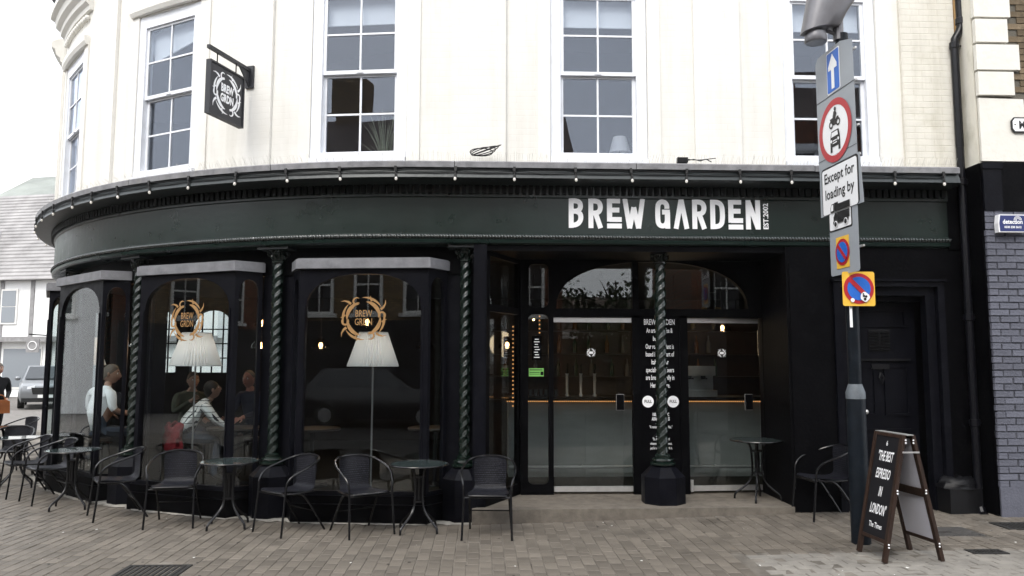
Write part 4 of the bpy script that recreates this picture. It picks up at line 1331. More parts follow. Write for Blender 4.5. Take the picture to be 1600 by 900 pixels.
b = MB(); b.box((-.014, -.012, .0), (.014, .012, .055)); b.tube([(0, 0, .0), (0.004, 0, -.04)], .008, 6); b.lathe([(.011, -.07), (.014, -.065), (.014, -.035), (.008, -.03)], 10, (.004, 0, 0)); hm = b.mesh('bulb_holder', 'bulb_holder')
b = MB(); b.lathe([(.002, -.108), (.009, -.106), (.0145, -.097), (.016, -.087), (.013, -.076), (.010, -.068)], 12, (.004, 0, 0)); bm_ = b.mesh('bulb', 'bulb_glass', True)
for a_ in BA:
    p = CP(a_, .29, 3.90) - org
    h = obj('bulb_holder', hm, sl_, p, ANG(a_)); h.rotation_euler = (random.uniform(-.06, .06), random.uniform(-.12, .12), ANG(a_))
    obj('bulb', bm_, h)

# ------------------------------------------------------------------ projecting sign
mat('sign_slate', (0.028, 0.029, 0.034), .5, .4, var=.1, vscale=10)
SA = -2.3
hsn = empty('hanging_sign', CP(SA, .045, 4.4), ANG(SA), 'square dark hanging sign with white wreath emblem on wall bracket', 'sign')
b = MB(); b.box((-.02, -.78, 5.225 - 4.4), (.02, -.03, 5.265 - 4.4)); b.box((-.055, -.03, 5.03 - 4.4), (.055, -.0, 5.3 - 4.4)); b.prism([(-.03, .64), (-.03, .86), (-.24, .84)], (-.008, 0, 0), (0, 1, 0), (0, 0, 1), (.016, 0, 0)); b.build('bracket', 'sign_slate', hsn)
for y in (-.28, -.62):
    b = MB(); b.tube([(0, y, .69), (0, y, .84)], .007, 6); b.build('hanger', 'flat_black', hsn)
b = MB(); b.box((-.02, -.765, .095), (.02, -.145, .705)); b.build('board', 'sign_slate', hsn)
b = MB()
for s_ in (-1, 1):
    x = s_ * .0205
    b.box((x, -.765, .095), (x + s_ * .012, -.745, .705)); b.box((x, -.165, .095), (x + s_ * .012, -.145, .705)); b.box((x, -.745, .095), (x + s_ * .012, -.165, .115)); b.box((x, -.745, .685), (x + s_ * .012, -.165, .705))
b.build('board_rim', 'sign_slate', hsn)
b = MB()
for s_ in (-1, 1):
    U = (0, -s_, 0) if s_ < 0 else (0, 1, 0)
    U = (0, 1, 0) if s_ > 0 else (0, -1, 0)
    emblem(b, (s_ * .0215, -.455, .40), U, (0, 0, 1), (s_ * .0006, 0, 0), .235)
    put_text(b, 'BREW', (s_ * .024, -.455, .415), U, (0, 0, 1), .125, .66, .006); put_text(b, 'GRDN', (s_ * .024, -.455, .30), U, (0, 0, 1), .125, .66, .006)
b.build('board_emblem', 'letter_white', hsn)

# ------------------------------------------------------------------ small things on the wall
b = MB()
for k in range(4):
    pts = [CP(.5 + (.13 + .012 * k) * math.cos(t) + .02 * k, .16 + .01 * k, 4.11 + (.045 + .006 * k) * (1 + math.sin(t + .5 * k))) for t in [2 * PI * i / 16 for i in range(16)]]
    b.tube(pts, .006, 5, closed=True)
tag(b.build('cable_coil', 'cable'), 'loose coil of black cable lying on the ledge above the fascia', 'cable')
e = empty('cable_box', CP(2.85, .15, 4.06), 0, 'black junction box with frayed cable on the ledge under the middle window', 'junction box')
b = MB(); b.box((-.1, -.03, 0), (.02, .03, .06)); b.build('box', 'black_plastic', e)
b = MB(); b.tube([(.02, 0, .03), (.1, .02, .05), (.16, -.02, .02), (.24, .01, .05), (.3, 0, .015)], .006, 5); b.tube([(.02, 0, .045), (.08, -.02, .03), (.2, .02, .045), (.35, 0, .06)], .005, 5); b.build('cable', 'cable', e)
mat('alarm_blue', (0.018, 0.028, 0.13), .35, .5); mat('sign_black', (.01, .01, .011), .5, .4)
e = empty('alarm_box', (6.47, -.35, 3.34), 0, 'blue security alarm box with white lettering on the grey brick wall', 'alarm box')
b = MB(); b.prism([(-.16, -.1), (.16, -.1), (.165, 0), (.15, .1), (-.15, .1), (-.165, 0)], (0, -.005, 0), (1, 0, 0), (0, 0, 1), (0, -.07, 0)); b.build('case', 'letter_white', e)
b = MB(); b.prism([(-.147, -.09), (.147, -.09), (.152, 0), (.138, .09), (-.138, .09), (-.152, 0)], (0, -.0755, 0), (1, 0, 0), (0, 0, 1), (0, -.003, 0)); b.build('face', 'alarm_blue', e)
b = MB(); put_text(b, 'detection', (0, -.080, -.005), (1, 0, 0), (0, 0, 1), .07, .86, .0018); put_text(b, '0330 330 5612', (0, -.080, -.055), (1, 0, 0), (0, 0, 1), .034, .95, .001)
for r in (.02, .032, .044):
    b.ribbon([(.06 + r * math.cos(t), .036 + r * math.sin(t)) for t in [PI * k / 8 for k in range(9)]], .005, (0, -.079, 0), (1, 0, 0), (0, 0, 1), (0, -.0012, 0))
b.build('lettering', 'letter_white', e)
e = empty('street_nameplate', (6.9, -.36, 4.40), 0, 'white street name plate with black border at the right edge', 'street sign')
pts = [(-.33, .02), (-.30, .0), (.33, .0), (.33, .17), (-.30, .17), (-.33, .15)]
b = MB(); b.prism([(-.345, .04), (-.31, -.0), (.33, .0), (.33, .18), (-.31, .18), (-.345, .14)], (0, -.012, 0), (1, 0, 0), (0, 0, 1), (0, -.012, 0)); b.build('plate', 'sign_black', e)
b = MB(); b.prism([(-.328, .048), (-.303, .016), (.315, .016), (.315, .164), (-.303, .164), (-.328, .132)], (0, -.0245, 0), (1, 0, 0), (0, 0, 1), (0, -.002, 0)); b.build('plate_face', 'letter_white', e)
b = MB(); put_text(b, 'M', (-.26, -.0275, .045), (1, 0, 0), (0, 0, 1), .13, .8, .004, 'LEFT'); b.lathe([(.008, 0), (.008, .001)], 8, (0, 0, 0)); b.box((-.31, -.0285, .085), (-.295, -.0268, .1)); b.build('lettering', 'sign_black', e)
mat('bin_bag', (0.004, 0.004, 0.005), .45, .2, bump=.8, bscale=12)
e = empty('refuse_box', (5.93, .0, .1), .1, 'low black plastic box with crumpled bag on top in the dark corner', 'refuse box')
b = MB(); b.box((-.2, -.16, 0), (.2, .16, .27)); b.build('box', 'black_plastic', e)
b = MB()
V, Fc, n_, k_ = [], [], 14, 7
for i in range(k_):
    ph = PI / 2 * i / (k_ - 1)
    for j in range(n_):
        t = 2 * PI * j / n_
        r = (1 + random.uniform(-.12, .12)) * math.cos(ph) ** .5 + .02
        V.append((.22 * r * math.cos(t), .18 * r * math.sin(t), .27 + .12 * math.sin(ph) * (1 + random.uniform(-.25, .25))))
for i in range(k_ - 1):
    for j in range(n_): Fc.append((i * n_ + j, i * n_ + (j + 1) % n_, (i + 1) * n_ + (j + 1) % n_, (i + 1) * n_ + j))
b.add(V, Fc); b.build('bag', 'bin_bag', e, smooth=True)

# ------------------------------------------------------------------ street sign post
mat('post_paint', (0.005, 0.0075, 0.011), .4, .15, var=.35, vscale=7, bump=.3, bscale=30, stain=.4, stain_col=(.018, .021, .025), stain_scale=9)
mat('post_grey', (0.10, 0.115, 0.13), .5, .4, var=.25, vscale=12)
mat('sign_grey', (0.30, 0.325, 0.355), .45, .4, var=.05, vscale=6)
mat('sign_blue', (0.02, 0.13, 0.52), .4, .4); mat('sign_red', (0.42, 0.02, 0.03), .4, .4); mat('sign_white', (.82, .83, .85), .4, .4); mat('sign_yellow', (.80, .48, .06), .4, .4)
mat('lamp_grey', (0.15, 0.148, 0.158), .4, .5, metal=.3, var=.1, vscale=8)
PX, PY = 4.09, -1.47
sp = empty('street_sign_post', (PX, PY, gz(PX)), 0, 'grey lamp and sign post carrying traffic signs in front of the cafe', 'sign post')
Z0 = gz(PX)
b = MB(); b.lathe([(.088, -.02), (.088, 1.33), (.086, 1.34)], 20); b.build('lower_post', 'post_paint', sp, smooth=True)
b = MB(); b.lathe([(.09, 1.34), (.09, 1.40), (.066, 1.47), (.064, 1.48)], 20); b.build('collar', 'post_grey', sp, smooth=True)
b = MB(); b.lathe([(.06, 1.48), (.06, 4.95)], 16); b.build('upper_post', 'post_paint', sp, smooth=True)
b = MB(); b.box((-.055, -.064, 2.02), (-.03, -.058, 2.26)); b.build('number_label', 'sign_white', sp)
b = MB(); put_text(b, 'B', (-.043, -.066, 2.2), (1, 0, 0), (0, 0, 1), .03); b.build('number_print', 'sign_black', sp)
tt = math.radians(87)
SN = Vector((-math.sin(tt), -math.cos(tt), 0)); SU = Vector((math.cos(tt), -math.sin(tt), 0)); SV = Vector((0, 0, 1))
SO = SN * .07 - Vector((0, 0, Z0))
def rr(u0, u1, v0, v1, r, n=5):
    P = []
    for cx_, cy_, a0 in ((u1 - r, v1 - r, 0), (u0 + r, v1 - r, PI / 2), (u0 + r, v0 + r, PI), (u1 - r, v0 + r, 1.5 * PI)):
        P += [(cx_ + r * math.cos(a0 + PI / 2 * k / n), cy_ + r * math.sin(a0 + PI / 2 * k / n)) for k in range(n + 1)]
    return P
def disc(cx_, cy_, r, n=40): return [(cx_ + r * math.cos(2 * PI * k / n), cy_ + r * math.sin(2 * PI * k / n)) for k in range(n)]
def plate(name, pl, lay, m, parent=None, th=.0015):
    q = MB(); q.prism(pl, SO + SN * (.004 * lay), SU, SV, SN * th); return q.build(name, m, parent or sp)
def ring(name, cx_, cy_, r0, r1, lay, m, parent):
    q = MB(); n = 48
    V = [SO + SN * (.004 * lay) + SU * (cx_ + r * math.cos(2 * PI * k / n)) + SV * (cy_ + r * math.sin(2 * PI * k / n)) for r in (r0, r1) for k in range(n)]
    q.add(V, [(k, (k + 1) % n, n + (k + 1) % n, n + k) for k in range(n)]); return q.build(name, m, parent)
pA_ = plate('sign_panel', [(-.41, 3.745), (.335, 3.745), (.325, 4.80), (.325, 4.86), (.1, 4.93), (-.36, 4.93), (-.41, 4.88)], 0, 'sign_grey')
plate('sign_panel_seam', [(-.41, 4.447), (.33, 4.447), (.33, 4.452), (-.41, 4.452)], 1, 'sign_black', pA_)
plate('sign_panel_seam', [(-.41, 3.83), (.333, 3.83), (.333, 3.834), (-.41, 3.834)], 1, 'sign_black', pA_)
plate('one_way_sign', rr(-.17, .085, 4.462, 4.895, .02), 1, 'sign_white', pA_)
plate('one_way_blue', rr(-.157, .072, 4.475, 4.882, .015), 2, 'sign_blue', pA_)
plate('arrow', [(-.07, 4.50), (-.015, 4.50), (-.015, 4.70), (.04, 4.70), (.04, 4.74), (-.042, 4.855), (-.125, 4.74), (-.125, 4.70), (-.07, 4.70)], 3, 'sign_white', pA_)
plate('ban_disc', disc(-.05, 4.075, .262), 1, 'sign_white', pA_)
ring('ban_ring', -.05, 4.075, .25, .318, 2, 'sign_red', pA_)
q = MB()
Lq = lambda pl, lay=2: q.prism(pl, SO + SN * (.004 * lay), SU, SV, SN * .001)
cu_, cv_ = -.05, 4.175            # motorcycle
for dx in (-.068, .068):
    V = [SO + SN * .009 + SU * (cu_ + dx + r * math.cos(2 * PI * k / 20)) + SV * (cv_ - .03 + r * math.sin(2 * PI * k / 20)) for r in (.022, .04) for k in range(20)]
    q.add(V, [(k, (k + 1) % 20, 20 + (k + 1) % 20, 20 + k) for k in range(20)])
Lq([(cu_ - .075, cv_ + .0), (cu_ - .03, cv_ - .045), (cu_ + .03, cv_ - .045), (cu_ + .085, cv_ + .02), (cu_ + .06, cv_ + .03), (cu_ + .02, cv_ + .01), (cu_ - .03, cv_ + .035), (cu_ - .09, cv_ + .03)])
Lq([(cu_ - .035, cv_ + .0), (cu_ + .01, cv_ + .005), (cu_ + .045, cv_ + .06), (cu_ + .02, cv_ + .1), (cu_ - .012, cv_ + .09), (cu_ - .03, cv_ + .04)], 2.4)
Lq(disc(cu_ + .02, cv_ + .112, .02, 14), 2.8)
cv_ = 3.985                       # car
Lq([(cu_ - .095, cv_ - .03), (cu_ - .09, cv_ + .03), (cu_ - .07, cv_ + .09), (cu_ + .07, cv_ + .09), (cu_ + .09, cv_ + .03), (cu_ + .095, cv_ - .03), (cu_ + .095, cv_ - .12), (cu_ + .06, cv_ - .12), (cu_ + .06, cv_ - .07), (cu_ - .06, cv_ - .07), (cu_ - .06, cv_ - .12), (cu_ - .095, cv_ - .12)])
q.build('vehicle_symbols', 'sign_black', pA_)
q = MB()
for pl in ([(cu_ - .065, cv_ + .03), (cu_ - .055, cv_ + .075), (cu_ + .055, cv_ + .075), (cu_ + .065, cv_ + .03)], disc(cu_ - .068, cv_ - .01, .016, 12), disc(cu_ + .068, cv_ - .01, .016, 12), [(cu_ - .04, cv_ - .018), (cu_ + .04, cv_ - .018), (cu_ + .04, cv_ - .008), (cu_ - .04, cv_ - .008)], [(cu_ - .04, cv_ - .042), (cu_ + .04, cv_ - .042), (cu_ + .04, cv_ - .032), (cu_ - .04, cv_ - .032)]):
    q.prism(pl, SO + SN * .0125, SU, SV, SN * .001)
q.build('vehicle_details', 'sign_white', pA_)
pB_ = plate('exemption_sign', [(-.40, 3.255), (.42, 3.255), (.38, 3.742), (-.395, 3.742)], .6, 'sign_grey')
plate('exemption_border', rr(-.355, .35, 3.258, 3.738, .04), 1.2, 'sign_black', pB_)
plate('exemption_face', rr(-.335, .33, 3.259, 3.718, .03), 2.2, 'sign_white', pB_)
q = MB(); o_ = SO + SN * .0125
put_text(q, 'Except for', o_ + SU * -.005 + SV * 3.575, SU, SV, .145, .94, .0025); put_text(q, 'loading by', o_ + SU * -.005 + SV * 3.41, SU, SV, .145, .94, .0025)
q.build('exemption_text', 'sign_black', pB_)
pC_ = plate('lower_sign_panel', rr(-.24, .30, 2.63, 3.262, .03), 0, 'sign_grey')
plate('exemption_border', rr(-.235, .20, 3.07, 3.258, .02), .6, 'sign_black', pC_)
plate('exemption_face', rr(-.22, .185, 3.085, 3.257, .015), 1.4, 'sign_white', pC_)
q = MB()
L2 = lambda pl, lay: q.prism(pl, SO + SN * (.004 * lay), SU, SV, SN * .001)
L2([(-.06, 3.17), (.17, 3.17), (.17, 3.25), (-.06, 3.25)], 3); L2([(-.13, 3.15), (-.065, 3.15), (-.065, 3.25), (-.1, 3.25), (-.13, 3.21)], 3.1)
L2([(-.14, 3.14), (.15, 3.14), (.15, 3.168), (-.14, 3.168)], 3.2)
L2([(-.1, 3.262), (.19, 3.262), (.19, 3.33), (-.03, 3.33), (-.03, 3.35), (-.1, 3.35)], 4.2); L2([(-.175, 3.262), (-.105, 3.262), (-.105, 3.345), (-.15, 3.345), (-.175, 3.31)], 4.3)
q.build('lorry_symbol', 'sign_black', pC_)
q = MB(); q.prism([(-.163, 3.275), (-.118, 3.275), (-.118, 3.335), (-.145, 3.335), (-.163, 3.31)], SO + SN * .0195, SU, SV, SN * .001)
for c_ in (-.09, .1):
    q.prism(disc(c_, 3.135, .034, 18), SO + SN * .014, SU, SV, SN * .001)
q.build('lorry_details', 'sign_white', pC_)
q = MB()
for c_ in (-.09, .1): q.prism(disc(c_, 3.135, .024, 18), SO + SN * .0165, SU, SV, SN * .001)
q.build('lorry_wheels', 'sign_black', pC_)
plate('no_waiting_back', [(-.115, 2.69), (.125, 2.69), (.125, 3.0), (-.115, 3.0)], 1, 'sign_yellow', pC_)
plate('no_waiting_disc', disc(.005, 2.845, .13), 2, 'sign_red', pC_)
plate('no_waiting_blue', disc(.005, 2.845, .1), 3, 'sign_blue', pC_)
c45 = math.sqrt(.5)
plate('no_waiting_bar', [(.005 + x, 2.845 + y) for x, y in ((-.085, .06), (-.06, .085), (.085, -.06), (.06, -.085))], 4, 'sign_red', pC_)
for z in (4.75, 4.44, 4.0, 3.72, 3.3, 2.85):
    q = MB(); q.obox(SO + SU * -.1 + SV * z - SN * .02, SU * .46, SV * .02, SN * .016); q.tube([tuple(Vector((.066 * math.cos(t), .066 * math.sin(t), z + .01 - Z0))) for t in [2 * PI * k / 16 for k in range(16)]], .008, 5, closed=True); q.build('clip', 'steel', sp)
# square no-waiting plate facing the street
SN, SU = Vector((0, -1, 0)), Vector((1, 0, 0))
SO = Vector((.03, -.085, -Z0))
sq = plate('square_plate', rr(-.158, .158, 2.315, 2.645, .02), 0, 'sign_yellow')
plate('square_disc', disc(0, 2.482, .147), 1, 'sign_red', sq)
plate('square_blue', disc(0, 2.482, .113), 2, 'sign_blue', sq)
plate('square_bar', [(x, 2.482 + y) for x, y in ((-.1, .07), (-.07, .1), (.1, -.07), (.07, -.1))], 3, 'sign_red', sq)
q = MB(); q.prism([(.05 + random.uniform(.038, .052) * math.cos(2 * PI * k / 14), 2.40 + random.uniform(.04, .056) * math.sin(2 * PI * k / 14)) for k in range(14)], SO + SN * .0165, SU, SV, SN * .001); q.prism(disc(-.07, 2.37, .02, 10), SO + SN * .0168, SU, SV, SN * .001); q.build('sticker', 'sign_white', sq)
q = MB()
for a_, b_, r in ((.04, 2.41, .012), (.062, 2.405, .012), (.05, 2.38, .014), (.035, 2.43, .008)): q.prism(disc(a_, b_, r, 10), SO + SN * .019, SU, SV, SN * .001)
q.build('sticker_print', 'sign_black', sq)
for z in (2.4, 2.56):
    q = MB(); q.box((-.05, -.085, z - Z0), (.05, -.058, z + .015 - Z0)); q.build('clip', 'steel', sp)
# luminaire on top
q = MB()
n_ = 28
rows = [(-.20, 5.075, .17, .11), (-.21, 5.085, .195, .125), (-.16, 5.22, .215, .14), (-.08, 5.42, .245, .155), (-.03, 5.58, .25, .16), (.0, 5.66, .2, .13), (.0, 5.69, .08, .05)]
V = []
for cx_, cz, rx, ry in rows:
    for k in range(n_):
        t = 2 * PI * k / n_
        ex = lambda v, p=.8: math.copysign(abs(v) ** p, v)
        V.append((cx_ + rx * ex(math.cos(t)), ry * ex(math.sin(t)), cz - Z0 + .22 * rx * math.cos(t) * (cz < 5.3)))
q.add(V, [(i * n_ + j, i * n_ + (j + 1) % n_, (i + 1) * n_ + (j + 1) % n_, (i + 1) * n_ + j) for i in range(len(rows) - 1) for j in range(n_)] + [tuple(range(n_))[::-1], tuple(range((len(rows) - 1) * n_, len(rows) * n_))])
lum = q.build('lamp_head', 'lamp_grey', sp, smooth=True)
for y in (-.06, .0, .06):
    q = MB(); q.sphere((-.375 + abs(y) * .5, y, 5.09 - Z0), .008, 6, 5); q.build('bolt', 'flat_black', lum)
q = MB(); q.lathe([(.092, 0), (.098, .008), (.098, .06), (.09, .1)], 24, (-.26, 0, 4.95 - Z0), sx=1.1); q.build('lamp_skirt', 'lamp_grey', lum, smooth=True)
q = MB(); q.lathe([(.085, 0), (.085, .012), (.05, .02)], 24, (-.26, 0, 4.944 - Z0), sx=1.1); q.build('lens', 'far_glass', lum, smooth=True)
q = MB(); q.lathe([(.05, 0), (.05, .2)], 14, (-.03, 0, 4.98 - Z0)); q.tube([(0, 0, 4.93 - Z0), (-.02, 0, 5.0 - Z0), (-.08, 0, 5.05 - Z0), (-.15, 0, 5.08 - Z0)], .018, 8); q.build('lamp_bracket', 'lamp_grey', lum)

# ------------------------------------------------------------------ sandwich board
mat('board_wood', (0.026, 0.0135, 0.009), .5, .3, var=.45, vscale=5, bump=.25, bscale=30, stretch=(8, 8, .7))
mat('chalk_black', (0.007, 0.007, 0.009), .6, .25)
mat('board_back', (0.52, 0.52, 0.58), .7, .3, var=.03)
fA, fB, fC, fD = Vector((3.91, -1.77, .09)), Vector((3.93, -2.22, .09)), Vector((4.45, -2.18, .1)), Vector((4.40, -1.72, .1))
ab = empty('sandwich_board', (4.17, -1.97, gz(4.17)), 0, 'dark wooden sandwich board quoting the best espresso in London', 'sandwich board')
AO = Vector(ab.location)
TOPZ = 1.06
def leaf(f0, f1, sx_, front):
    f0, f1 = f0 - AO, f1 - AO
    f0.z = f1.z = 0
    m0 = Vector(((fA.x + fD.x) / 2, (fA.y + fD.y) / 2, 0)) - AO; m1 = Vector(((fB.x + fC.x) / 2, (fB.y + fC.y) / 2, 0)) - AO
    m0.z = m1.z = TOPZ
    off = Vector((sx_ * .022, 0, 0))
    t0, t1 = m0 + off, m1 + off
    Wd = (f1 - f0); Hh = (t0 - f0); N = Wd.cross(Hh).normalized()
    if N.x * sx_ < 0: N = -N
    Wu = Wd.normalized(); Wl = Wd.length; Hu = Hh.normalized(); Hl = Hh.length
    for k, s0 in enumerate((0, Wl - .042)):
        q = MB(); q.obox(f0 + Wu * s0 - N * .016, Wu * .042, Hu * Hl, N * .032); q.build('leg', 'board_wood', ab)
    q = MB(); q.obox(f0 + Wu * .042 + Hu * (Hl - .03) - N * .013, Wu * (Wl - .084), Hu * .03, N * .026); q.build('rail', 'board_wood', ab)
    q = MB(); q.obox(f0 + Wu * .042 + Hu * .15 - N * .013, Wu * (Wl - .084), Hu * .03, N * .026); q.build('rail', 'board_wood', ab)
    q = MB(); q.obox(f0 + Wu * .042 + Hu * .18 - N * .006, Wu * (Wl - .084), Hu * (Hl - .21), N * .012); pn = q.build('panel', 'chalk_black' if front else 'board_back', ab)
    if not front:
        q = MB(); q.obox(f0 + Wu * .042 + Hu * .55 - N * .02, Wu * (Wl - .084), Hu * .07, N * .012); q.build('rail', 'board_wood', ab)
    else:
        q = MB()
        o_ = f0 + Wu * (Wl / 2) + N * .0085
        Ud = Wu
        for h, s_, t_, k in ((.97, .05, '6', .9), (.835, .098, '"THE BEST', .42), (.68, .098, 'ESPRESSO', .42), (.525, .098, 'IN', .42), (.37, .098, 'LONDON"', .42), (.25, .052, 'The Times', .72)):
            put_text(q, t_, o_ + Hu * h, Ud, Hu + Ud * .12 * (h < .9 and h > .3), s_ * 1.25, k, .0022 if s_ > .09 else .0006)
            q.build('text_line', 'letter_white', pn); q = MB()
    return t0, t1, Hu, N, f0, f1
i1 = leaf(fA, fB, -1, True)
i2 = leaf(fD, fC, 1, False)
q = MB(); q.obox(i1[0] + Vector((-.01, -.01, .0)), (i1[1] - i1[0]) * 1.02, (.06, 0, 0), (0, 0, .008)); q.build('hinge_strip', 'steel', ab)
q = MB()
pz = .86
a0 = i1[5].lerp(i1[1], pz) + Vector((0, -.02, 0)); a1 = i2[5].lerp(i2[1], pz) + Vector((0, -.02, 0))
q.obox(a0 + Vector((-.02, 0, 0)), a1 - a0 + Vector((.04, 0, 0)), (0, .006, 0), (0, 0, .014)); q.build('stay', 'steel', ab)
for it in (i1, i2):
    for hh in (.13, .55, .95):
        for d in (-.012, .012):
            c_ = it[5].lerp(it[1], hh) + Vector((0, -.004, d))
            q = MB(); q.sphere(c_, .008, 8, 6); q.build('bolt', 'sign_white', ab)

# ------------------------------------------------------------------ rattan chairs
mat('chair_tube', (0.005, 0.005, 0.006), .25, .4)
m = mat('wicker', (0.018, 0.0185, 0.026), .45, .2)
t = m.node_tree
tc = _n(t, 'ShaderNodeTexCoord')
br = _n(t, 'ShaderNodeTexBrick'); br.inputs['Scale'].default_value = 1; br.inputs['Brick Width'].default_value = .03; br.inputs['Row Height'].default_value = .014; br.inputs['Mortar Size'].default_value = .0036
br.inputs['Color1'].default_value = (.03, .031, .042, 1); br.inputs['Color2'].default_value = (.011, .0115, .017, 1); br.inputs['Mortar'].default_value = (.002, .002, .003, 1)
t.links.new(tc.outputs['UV'], br.inputs[0]); t.links.new(br.outputs[0], t.nodes['Principled BSDF'].inputs['Base Color'])
iv = _n(t, 'ShaderNodeMath', operation='SUBTRACT'); iv.inputs[0].default_value = 1; t.links.new(br.outputs['Fac'], iv.inputs[1])
bp = _n(t, 'ShaderNodeBump'); bp.inputs['Strength'].default_value = .9; bp.inputs['Distance'].default_value = .004; t.links.new(iv.outputs[0], bp.inputs['Height']); t.links.new(bp.outputs[0], t.nodes['Principled BSDF'].inputs['Normal'])
def smooth_path(P, n=5):
    P = [Vector(p) for p in P]
    out = []
    for i in range(len(P) - 1):
        p0, p1, p2, p3 = P[max(i - 1, 0)], P[i], P[i + 1], P[min(i + 2, len(P) - 1)]
        for k in range(n):
            u = k / n
            out.append(.5 * ((2 * p1) + (p2 - p0) * u + (2 * p0 - 5 * p1 + 4 * p2 - p3) * u * u + (3 * p1 - p0 - 3 * p2 + p3) * u ** 3))
    return out + [P[-1]]
def make_chair():
    root = empty('rattan_chair')
    half = [(.25, -.27, 0), (.243, -.245, .22), (.238, -.225, .43), (.248, -.205, .55), (.272, -.12, .625), (.272, .03, .68), (.225, .185, .735), (.12, .25, .765)]
    full = half + [(0, .265, .772)] + [(-x, y, z) for x, y, z in half[::-1]]
    b = MB(); b.tube(smooth_path(full, 5), .0115, 8); b.build('arm_frame', 'chair_tube', root, smooth=True)
    for s_ in (-1, 1):
        b = MB(); b.tube(smooth_path([(s_ * .2, -.1, .405), (s_ * .205, .02, .385), (s_ * .212, .16, .2), (s_ * .22, .29, 0)], 4), .0115, 8); b.build('rear_leg', 'chair_tube', root, smooth=True)
    b = MB(); b.tube(smooth_path([(-.2, .15, .42), (-.215, -.05, .415), (-.205, -.2, .425), (-.12, -.235, .43), (.12, -.235, .43), (.205, -.2, .425), (.215, -.05, .415), (.2, .15, .42)], 4), .01, 8)
    b.tube([(-.24, -.225, .41), (.24, -.225, .41)], .008, 6); b.tube([(-.212, .14, .22), (.212, .14, .22)], .007, 6); b.build('seat_frame', 'chair_tube', root, smooth=True)
    b = MB()
    pr = smooth_path([(-.235, .425, .18), (-.2, .437, .2), (-.08, .425, .205), (.06, .413, .2), (.14, .418, .185), (.19, .455, .165), (.215, .54, .168), (.24, .65, .172), (.256, .735, .165), (.262, .765, .13)], 3)
    n_ = 8
    for i in range(len(pr) - 1):
        for j in range(n_):
            for side in (0, 1):
                q = []; uv = []
                for ii, jj in ((i, j), (i, j + 1), (i + 1, j + 1), (i + 1, j)):
                    y, z, hw = pr[ii]
                    u = -1 + 2 * jj / n_
                    back = max(0, min(1, (z - .45) / .25))
                    q.append((u * hw, y - .05 * back * u * u + (.006 if side else -.006) * back, z + .012 * (1 - back) * u * u - .008 * side * (1 - back)))
                    uv.append((u * .2, ii * .0225))
                b.poly(q if side == 0 else q[::-1], 0, uv)
    b.build('woven_seat', 'wicker', root, smooth=False)
    return root
CH = [  # x, y, turn, label
 (.60, -.66, -.08, 'black rattan armchair facing the street in front of the column left of the entrance'),
 (-.73, -.46, .58, 'black rattan armchair turned to the small table under the gold emblem bay, facing right'),
 (-1.50, -.36, -.72, 'black rattan armchair seen side on, beside the column between the two big bays'),
 (-2.84, .02, .15, 'black rattan armchair facing the street under the bay of the seated drinkers'),
 (-3.66, .46, -1.0, 'black rattan armchair seen side on between the second and third glass tables from the left'),
 (-4.98, 1.50, -.78, 'black rattan armchair just behind the speckled glass table at left'),
 (-5.55, 1.98, -.85, 'black rattan armchair between the two leftmost glass tables, its low arms overlapping another'),
 (-6.62, 3.45, .25, 'black rattan armchair with its back to the wall behind the leftmost near table'),
 (-7.7, 5.5, -.5, 'farthest black rattan armchair round the curve of the cafe front'),
 (-6.75, 2.35, 1.2, 'black rattan armchair cut off by the left edge of the picture'),
 (4.29, -.27, -1.50, 'black rattan armchair standing alone against the dark pier behind the sign post')]
proto = make_chair()
for i, (x, y, rz, lb) in enumerate(CH):
    o = proto if i == 0 else copy_tree(proto)
    o.location = (x, y, gz(x)); o.rotation_euler = (0, 0, rz)
    tag(o, lb, 'chair', 'rattan chairs outside the cafe')

# ------------------------------------------------------------------ bistro tables
m = mat('table_glass', (0.016, 0.026, 0.026), .04, .8, col2=(.05, .065, .065), vscale=55)
def make_table():
    root = empty('bistro_table')
    b = MB(); b.lathe([(.30, .690), (.302, .694), (.30, .698)], 40); b.build('table_top', 'table_glass', root)
    b = MB(); b.tube([(.305 * math.cos(t), .305 * math.sin(t), .692) for t in [2 * PI * k / 40 for k in range(40)]], .009, 6, closed=True)
    b.tube([(.11 * math.cos(t), .11 * math.sin(t), .675) for t in [2 * PI * k / 20 for k in range(20)]], .009, 6, closed=True); b.build('rim', 'chair_tube', root, smooth=True)
    for k in range(4):
        t = PI / 4 + PI / 2 * k
        c, s_ = math.cos(t), math.sin(t)
        b = MB(); b.tube(smooth_path([(r * c, r * s_, z) for r, z in ((.11, .675), (.075, .62), (.06, .5), (.058, .32), (.085, .22), (.16, .14), (.23, .085), (.262, .05), (.268, 0))], 4), .0125, 8); b.build('leg', 'chair_tube', root, smooth=True)
    b = MB()
    for z in (.56, .3): b.lathe([(.066, 0), (.066, .018)], 16, (0, 0, z))
    b.lathe([(.03, .3), (.03, .56)], 10); b.build('hub', 'chair_tube', root)
    return root
TB = [(-.14, -.40, 0, .1, 'round glass bistro table between two chairs in front of the gold emblem bay'),
      (-2.21, -.13, 0, .2, 'round glass bistro table in front of the column between the two big bays'),
      (-4.46, 1.0, 0, .3, 'round speckled glass bistro table in front of the white shirted man'),
      (-6.05, 2.62, 0, .5, 'round glass bistro table at the left edge behind overlapping chairs'),
      (-7.3, 4.45, 0, .4, 'farthest round bistro table round the curve at the left edge'),
      (3.78, .40, .167, .35, 'dark bistro table standing on the stone step in front of the right glass door')]
proto = make_table()
for i, (x, y, z, rz, lb) in enumerate(TB):
    o = proto if i == 0 else copy_tree(proto)
    o.location = (x, y, z if z else gz(x)); o.rotation_euler = (0, 0, rz)
    tag(o, lb, 'table', 'bistro tables outside the cafe')

